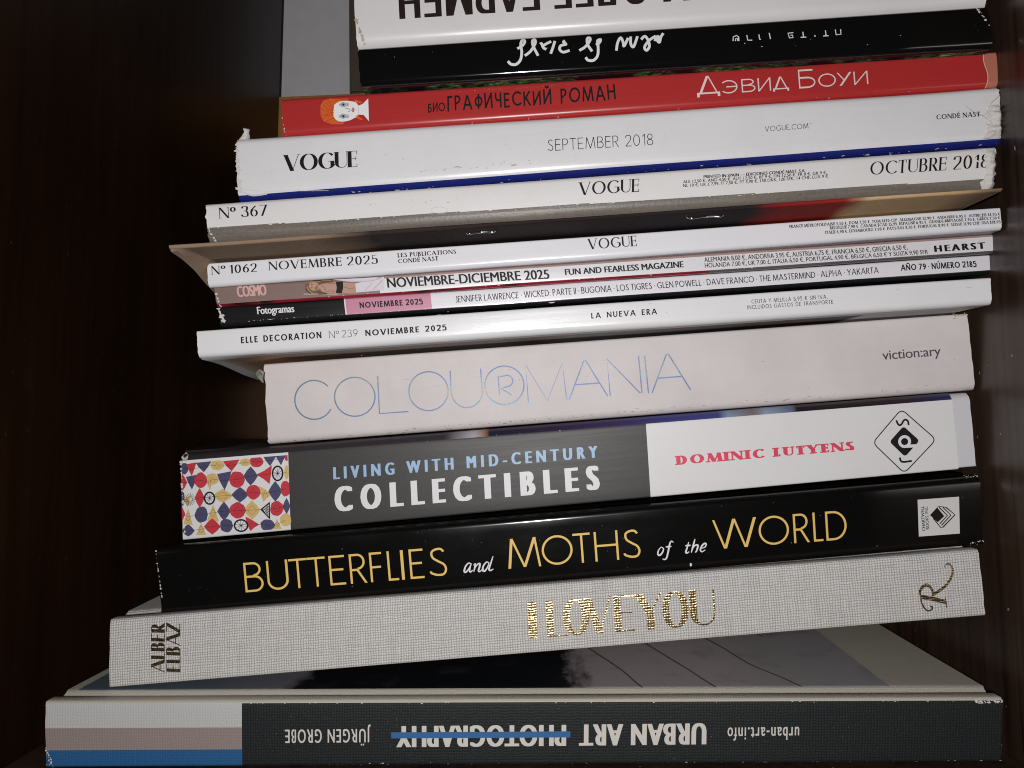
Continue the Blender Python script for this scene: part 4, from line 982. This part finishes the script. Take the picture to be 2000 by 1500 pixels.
rows = [
 [('c', Nv, 158, 410, 55, 82), ('v', R_, 265, 420, 65, 95), ('v', Nv, 440, 385, 105, 75), ('c', T_, 640, 360, 90, 75), ('v', R_, 845, 365, 112, 80), ('c', T_, 1050, 320, 75, 55), ('c', R_, 1215, 310, 95, 75), ('v', Nv, 1410, 295, 85, 75), ('v', Nv, 1570, 270, 72, 88), ('c', R_, 1655, 255, 24, 45)],
 [('d', R_, 130, 615, 66, 118), ('v', Nv, 268, 610, 78, 102), ('c', R_, 400, 585, 85, 108), ('v', T_, 530, 610, 60, 112), ('c', T_, 570, 565, 84, 82), ('v', Nv, 745, 590, 97, 130), ('c', R_, 930, 570, 104, 112), ('d', Nv, 1130, 520, 96, 130), ('<', R_, 1325, 500, 105, 128), ('c', T_, 1655, 470, 32, 100)],
 [('c', Nv, 118, 850, 46, 108), ('v', T_, 205, 900, 45, 80), ('d', R_, 385, 840, 66, 135), ('d', T_, 720, 810, 140, 95), ('d', Nv, 975, 795, 115, 105), ('c', R_, 1170, 755, 95, 102), ('>', T_, 1345, 780, 85, 110), ('d', Nv, 1490, 745, 92, 140), ('c', R_, 1640, 705, 70, 108)],
 [('d', R_, 110, 1075, 60, 115), ('^', T_, 215, 1115, 62, 115), ('c', Nv, 410, 1085, 88, 110), ('^', T_, 580, 1060, 80, 118), ('d', Nv, 740, 1035, 90, 130), ('c', R_, 940, 1025, 108, 112), ('d', T_, 1150, 1020, 110, 132), ('c', R_, 1512, 995, 93, 102), ('d', Nv, 1655, 960, 50, 112)],
 [('d', Nv, 215, 1320, 88, 92), ('^', T_, 405, 1300, 70, 90), ('d', R_, 568, 1260, 112, 112), ('c', Nv, 775, 1245, 88, 95), ('>', R_, 1155, 1220, 92, 100), ('c', Nv, 1375, 1240, 95, 82), ('^', T_, 1515, 1230, 62, 80), ('c', T_, 1640, 1165, 78, 90)]]
for r_w in rows:
    for i, e in enumerate(r_w): bead(*e, ly=1 + i % 3)
    yy = [zp(e[2], e[3]) for e in r_w]
    addp(line_px(yy, .55, 5), 3)
    for e in r_w[1:-1]:
        k, c_, cx, cy, rx, ry = e; sh = random.choice('tdo')
        if c_ == T_ or random.random() < .55:
            if sh == 'o': addp(ring(*zp(cx, cy), rx * .5 / 7.5, ry * .5 / 7.5, .5, 6, 14), 3)
            elif sh == 'd': addp((*strip([zp(cx - rx * .6, cy), zp(cx, cy - ry * .5), zp(cx + rx * .6, cy), zp(cx, cy + ry * .5)], lambda *_: .55, True), 6), 3)
            else: addp((*strip([zp(cx - rx * .4, cy + ry * .5), zp(cx, cy - ry * .6), zp(cx + rx * .4, cy + ry * .4)], lambda *_: .55, True), 6), 3)
for cx, cy, rx, ry in ((1525, 482, 74, 104), (530, 845, 72, 86), (990, 1245, 96, 84)):
    addp(disc(*zp(cx, cy), rx / 7.5, ry / 7.5, 3), 4); addp(ring(*zp(cx, cy), rx / 7.5, ry / 7.5, 3.2, 7, 22), 3)
    for k in range(5):
        a = math.pi * k / 5 + .2; dx, dy = rx * .9 * math.cos(a), ry * .9 * math.sin(a)
        addp(line_px([zp(cx - dx, cy - dy), zp(cx + dx, cy + dy)], .8, 6), 3)
for k in range(18):
    a = 2 * math.pi * k / 18; addp(line_px([zp(240 + 32 * math.cos(a), 865 + 32 * math.sin(a)), zp(240 + 82 * math.cos(a), 865 + 92 * math.sin(a))], .75, 5), 3)
addp(poly([zp(1270, 1010), zp(1410, 895), zp(1415, 1160)], 4), 3)
for k in range(5):
    for m in range(1 + k): addp(poly([zp(x, y) for x, y in ((1310 + k * 18, 1000 - k * 14 + m * 36), (1322 + k * 18, 994 - k * 14 + m * 36), (1322 + k * 18, 1018 - k * 14 + m * 36), (1310 + k * 18, 1022 - k * 14 + m * 36))], 5), 4)
b.px('torn_corner', [poly([(354, 893), (358, 884), (366, 889), (368, 897), (360, 899)])], M_paperedge, LIFT + .0006)
b.px('bead_pattern', LP, lift=LIFT, mats=mp_, mi=MP)
b.flecks('edge_wear_pattern', 40, ((.0, .95), (.003, .05)), M_paperedge, (.0002, .0008), .0003, 1.5, LIFT)
b.flecks('dust_pattern', 10, ((.15, .93), (.5, .93)), M_whiteink, (.0001, .0003), .0002, 2, LIFT)

# ------------------------------------------------------------------ 13 black book with yellow title
t = NT('black_gloss_board'); n_ = t.noise(t.uv(14, 60), 1.0, 3); sc_ = t.noise(t.uv(40, 1500), 1.0, 3)
t.bump(t.math('ADD', n_, t.math('MULTIPLY', sc_, .08)), .10, .0006)
M_k13 = t.set(color=(.004, .0037, .0035, 1), rough=t.math('ADD', t.math('MULTIPLY', t.noise(t.uv(30, 60), 1.0, 4), .16), .08), spec=.5)
b13 = b = Book('hardcover_book', 'glossy black hardback with a tall thin yellow title along its spine', 'book',
         [(303, 1069), (1914, 929), (1921, 1064), (316, 1203)], .2835, .21, .0012, .0028, .0001, True, mats=[M_k13], groove=True, endj=.0004, dyaw=-.010)
M_yel = ink('yellow_ink', (.74, .50, .13, 1), .35)
v5 = lambda L_: [(200 + x0 / 2.5, 200 + x1 / 2.5) for x0, x1 in L_]
b.text('title_lettering', stroke_text('BUTTERFLIES', .072, spans=v5([(692, 785), (805, 910), (915, 1003), (1005, 1095), (1113, 1190), (1213, 1295), (1312, 1372), (1399, 1450), (1464, 1478), (1506, 1574), (1600, 1690)]), capu=58), (480, 1157), (876, 1125), 58, M_yel)
v8 = lambda L_: [(860 + x0 / 3.571, 860 + x1 / 3.571) for x0, x1 in L_]
b.text('title_lettering', stroke_text('MOTHS', .072, spans=v8([(472, 712), (717, 932), (937, 1057), (1085, 1249), (1280, 1405)]), capu=58), (992, 1111), (1253.5, 1089.5), 58, M_yel)
b.text('title_lettering', stroke_text('WORLD', .072, spans=zz([(484, 702), (710, 858), (880, 956), (976, 1022), (1037, 1138)]), capu=57), (1393.5, 1073), (1655, 1053), 57, M_yel)
y8 = lambda *P: [(860 + x / 3.571, 1020 + y / 3.571) for x, y in P]
tp = lambda q: .55 + .75 * math.sin(q * math.pi)
IT = [y8((214, 292), (200, 284), (178, 305), (167, 340), (178, 348), (198, 325), (214, 292)), y8((216, 286), (204, 335), (212, 345), (226, 334)),
      y8((232, 300), (244, 290), (240, 318), (234, 345)), y8((238, 325), (258, 295), (276, 288), (274, 310), (266, 338), (276, 343), (290, 330)),
      y8((338, 282), (322, 278), (300, 305), (297, 335), (310, 340), (330, 312), (340, 280)), y8((368, 236), (354, 280), (340, 325), (350, 336), (370, 325)),
      y8((1540, 172), (1522, 195), (1517, 222), (1530, 230), (1548, 212), (1556, 185), (1540, 172)),
      y8((1626, 140), (1612, 132), (1600, 150), (1590, 200), (1578, 248), (1562, 260), (1550, 254)), y8((1572, 172), (1612, 168)),
      y8((1732, 138), (1722, 175), (1712, 208), (1722, 214), (1736, 204)), y8((1708, 164), (1746, 160)),
      y8((1776, 116), (1764, 160), (1750, 212)), y8((1756, 190), (1776, 162), (1796, 160), (1792, 185), (1784, 205), (1776, 208)),
      y8((1822, 182), (1846, 172), (1854, 152), (1842, 148), (1824, 165), (1814, 192), (1824, 206), (1848, 192))]
b.px('title_lettering', [line_px(p, 2.6, i % 4, True, taper=tp) for i, p in enumerate(IT)], M_whiteink)
M_lab = ink('label_white', (.60, .59, .58, 1), .4)
b.px('publisher_label', [poly([(1792, 976), (1873, 970), (1874.5, 1042), (1794.5, 1048)])], M_lab, .00008)
b.text3('publisher_lettering', inter_text('CHARTWELL', .03), (1807, 1037), (1804, 988), (1801, 1037.4), M_black, .00013)
b.text3('publisher_lettering', inter_text('BOOKS, INC', .03), (1814.5, 1033.5), (1811.5, 989), (1808.5, 1034), M_black, .00013)
w6 = lambda *P: [(1200 + x / 2.5, 850 + y / 2.5) for x, y in P]
b.px('publisher_emblem', [poly(w6((1540, 390), (1575, 352), (1610, 395), (1578, 425))), line_px(w6((1585, 352), (1625, 392), (1588, 432)), 2.2, 1), line_px(w6((1603, 352), (1642, 390), (1596, 440)), 2.2, 2),
                          line_px(w6((1618, 352), (1662, 388), (1604, 448)), 2.4, 3), line_px(w6((1555, 405), (1592, 450), (1606, 448)), 1.8, 4), line_px(w6((1575, 350), (1590, 348), (1606, 350), (1620, 353)), 1.4, 5)], M_black, .00013)
b.flecks('scuff_pattern', 34, ((.0, .98), (.003, .2)), M_paperedge, (.00008, .0004), .0003, 1.5)
b.flecks('scuff_pattern', 22, ((.985, .98), (1, .99)), M_paperedge, (.00006, .00025), .0002, 2.5)
b.flecks('scuff_pattern', 22, ((.985, .03), (1, .06)), M_paperedge, (.00006, .0003), .0003, 2.5)
b.flecks('dust_pattern', 90, ((.0, .6), (1, .5)), M_whiteink, (.00004, .00013), .006, 1.6)
b.px('glue_drop', [disc(*y8((1747, 296))[0], 2.0, 3.4, 0)], M_whiteink)

# ------------------------------------------------------------------ 14 grey cloth book with gold title
M_cloth = cloth_mat(); M_foil = foil_mat()
b14 = b = Book('hardcover_book', 'grey woven cloth book with gold foil lettering', 'book',
         [(215, 1211), (1911, 1074), (1925, 1203), (213, 1344)], .277, .22, .0009, .0013, .0002, True, mats=[M_cloth], groove=True, endj=.0003)
vv = lambda L_: [(1000 + x0 / 4.762, 1000 + x1 / 4.762) for x0, x1 in L_]
b.text('title_lettering', stroke_text('ILOVEYOU', .195, .045, spans=vv([(140, 222), (312, 512), (468, 715), (690, 930), (948, 1135), (1165, 1405), (1396, 1642), (1650, 1885)]), capu=72), (1033, 1247.5), (1399, 1220), 71, M_foil)
b.text3('author_lettering', stroke_text('ALBER', .21, .06, sp=.06), (322, 1314), (322, 1219), (295, 1313), M_foil)
b.text3('author_lettering', stroke_text('ELBAZ', .21, .06, sp=.06), (352.5, 1313), (352, 1218), (325, 1312), M_foil)
r8 = lambda *P: [(1760 + x / 8.333, 1060 + y / 8.333) for x, y in P]
b.px('publisher_emblem', [line_px(r8((325, 880), (520, 915), (725, 965)), 8.4, 0), line_px(r8((335, 900), (305, 820), (330, 740), (400, 690), (465, 715), (515, 800), (510, 870)), 4.2, 1, True, taper=lambda q: .8 + .7 * math.sin(q * math.pi) ** 2),
     line_px(r8((512, 840), (620, 780), (730, 690), (800, 590), (836, 490), (830, 400), (785, 350), (735, 350), (708, 390), (730, 415)), 4.4, 2, True, taper=lambda q: 1.5 - 1.2 * q),
     line_px(r8((320, 890), (330, 970), (380, 1065), (440, 1108), (500, 1085), (505, 1045), (475, 1035)), 3.2, 3, True), line_px(r8((715, 890), (728, 970), (742, 1055)), 2.8, 4)], M_foil)

# ------------------------------------------------------------------ 15 lowest book, lying level
M_cv = canvas_mat('charcoal_canvas', (.010, .0125, .0135, 1), (.085, .095, .095, 1), .22)
M_cvw = canvas_mat('grey_white_canvas', (.50, .50, .50, 1), (.60, .60, .60, 1), .2)
M_cvm = canvas_mat('mauve_canvas', (.28, .225, .215, 1), (.42, .36, .34, 1), .2)
M_cvb = canvas_mat('blue_canvas', (.018, .10, .26, 1), (.08, .22, .40, 1), .25)
M_ivory = canvas_mat('ivory_canvas', (.53, .50, .43, 1), (.62, .60, .53, 1), .15)
t = NT('street_photo_cover'); u_ = t.n('ShaderNodeUVMap').outputs[0]; s_ = t.n('ShaderNodeSeparateXYZ'); t.l(u_, s_.inputs[0])
n1 = t.noise(t.uv(60, 25), 1.0, 5, .7); n2 = t.noise(u_, 60, 5, .6)
ux = t.math('MULTIPLY', s_.outputs[0], 1 / .334); vy = s_.outputs[1]
fx = t.math('ADD', ux, t.math('MULTIPLY', t.math('SUBTRACT', n1, .5), .10))
c_ = t.ramp(fx, [(.0, (.11, .15, .185, 1)), (.16, (.13, .16, .19, 1)), (.24, (.20, .19, .22, 1)), (.262, (.006, .007, .009, 1)), (.55, (.008, .010, .012, 1)), (.572, (.42, .365, .38, 1)), (.72, (.45, .40, .41, 1)), (.78, (.38, .36, .37, 1)), (1, (.37, .36, .39, 1))])
# joints between the paving slabs
wv = t.n('ShaderNodeTexWave'); wv.wave_type = 'BANDS'; wv.bands_direction = 'X'; wv.inputs['Scale'].default_value = 12.0; wv.inputs['Distortion'].default_value = 1.6
mp2 = t.n('ShaderNodeMapping'); mp2.inputs['Rotation'].default_value = (0, 0, -.35); t.l(u_, mp2.inputs['Vector']); t.l(mp2.outputs[0], wv.inputs['Vector'])
joint = t.ramp(wv.outputs['Fac'], [(.0, (1, 1, 1, 1)), (.006, (0, 0, 0, 1))])
jm = t.math('MULTIPLY', joint, t.math('MULTIPLY', t.math('GREATER_THAN', fx, .572), t.math('LESS_THAN', fx, .80)))
c_ = t.mix(t.math('MULTIPLY', jm, .85), c_, (.04, .025, .04, 1))
c_ = t.mix(t.math('MULTIPLY', t.ramp(n2, [(.55, (0, 0, 0, 1)), (.75, (1, 1, 1, 1))]), .35), c_, (.07, .06, .075, 1))
M_street = t.set(color=c_, rough=.35, spec=.3)
def reg15(u, t, z, y):
    if z == 'top' or t > .955:
        return 5 if (z == 'top' and y > .0115 and .012 < u < .905 + .0 * y) else 4
    if z == 'under': return 0
    if u < .2165: return 1 if t > .60 else (2 if t > .265 else 3)
    return 0
b15 = b = Book('hardcover_book', 'largest book, under all others, charcoal canvas spine with grey, mauve and blue stripes', 'book',
         [(88, 1371), (1959, 1364), (1955, 1489), (90, 1500)], D0, .245, .0010, .0016, .0002, True, pitch=0.0, mats=[M_cv, M_cvw, M_cvm, M_cvb, M_ivory, M_street],
         reg=reg15, ubr=(.2165, .012, .905), tbr=(.265, .60, .955), groove=True, endj=.0005)
b.text('title_lettering', inter_text('URBAN ART', .09, 1.14), (1380, 1412.5), (1131, 1415), -41, ink('ivory_ink', (.56, .53, .49, 1), .6))
b.text('title_lettering', inter_text('PHOTOGRAPHY', .09, 1.14), (1106, 1415.5), (774, 1418), -41, ink('ivory_ink', (.56, .53, .49, 1), .6))
b.px('strike_bar', [poly([(764, 1430), (1114, 1428), (1114, 1440), (764, 1442)], 0)], ink('blue_bar_ink', (.025, .11, .28, 1), .6), .00013)
b.text('author_lettering', inter_text('JÜRGEN GROßE', .03, 1.2), (724, 1423.5), (557, 1425), -26, ink('ivory_ink', (.56, .53, .49, 1), .6))
b.text('web_address', inter_text('urban-art.info', .03, 1.2), (1561, 1419.5), (1421, 1421), -25, ink('ivory_ink', (.56, .53, .49, 1), .6))
b.flecks('edge_wear_pattern', 40, ((.2, .958), (1, .958)), M_paperedge, (.00006, .0002), .0001, 4)
b.flecks('edge_wear_pattern', 50, ((.3, .02), (1, .02)), M_paperedge, (.00006, .00025), .0002, 4)
b.flecks('edge_wear_pattern', 40, ((.972, .94), (1, .955)), M_paperedge, (.0001, .0005), .0004, 2)
b.flecks('edge_wear_pattern', 40, ((.0, .30), (.007, .02)), M_paperedge, (.0001, .0005), .0010, 1.2)
b.flecks('dust_pattern', 80, ((.22, .5), (.98, .5)), ink('lint', (.3, .3, .3, 1)), (.00005, .00016), .005, 1.5)
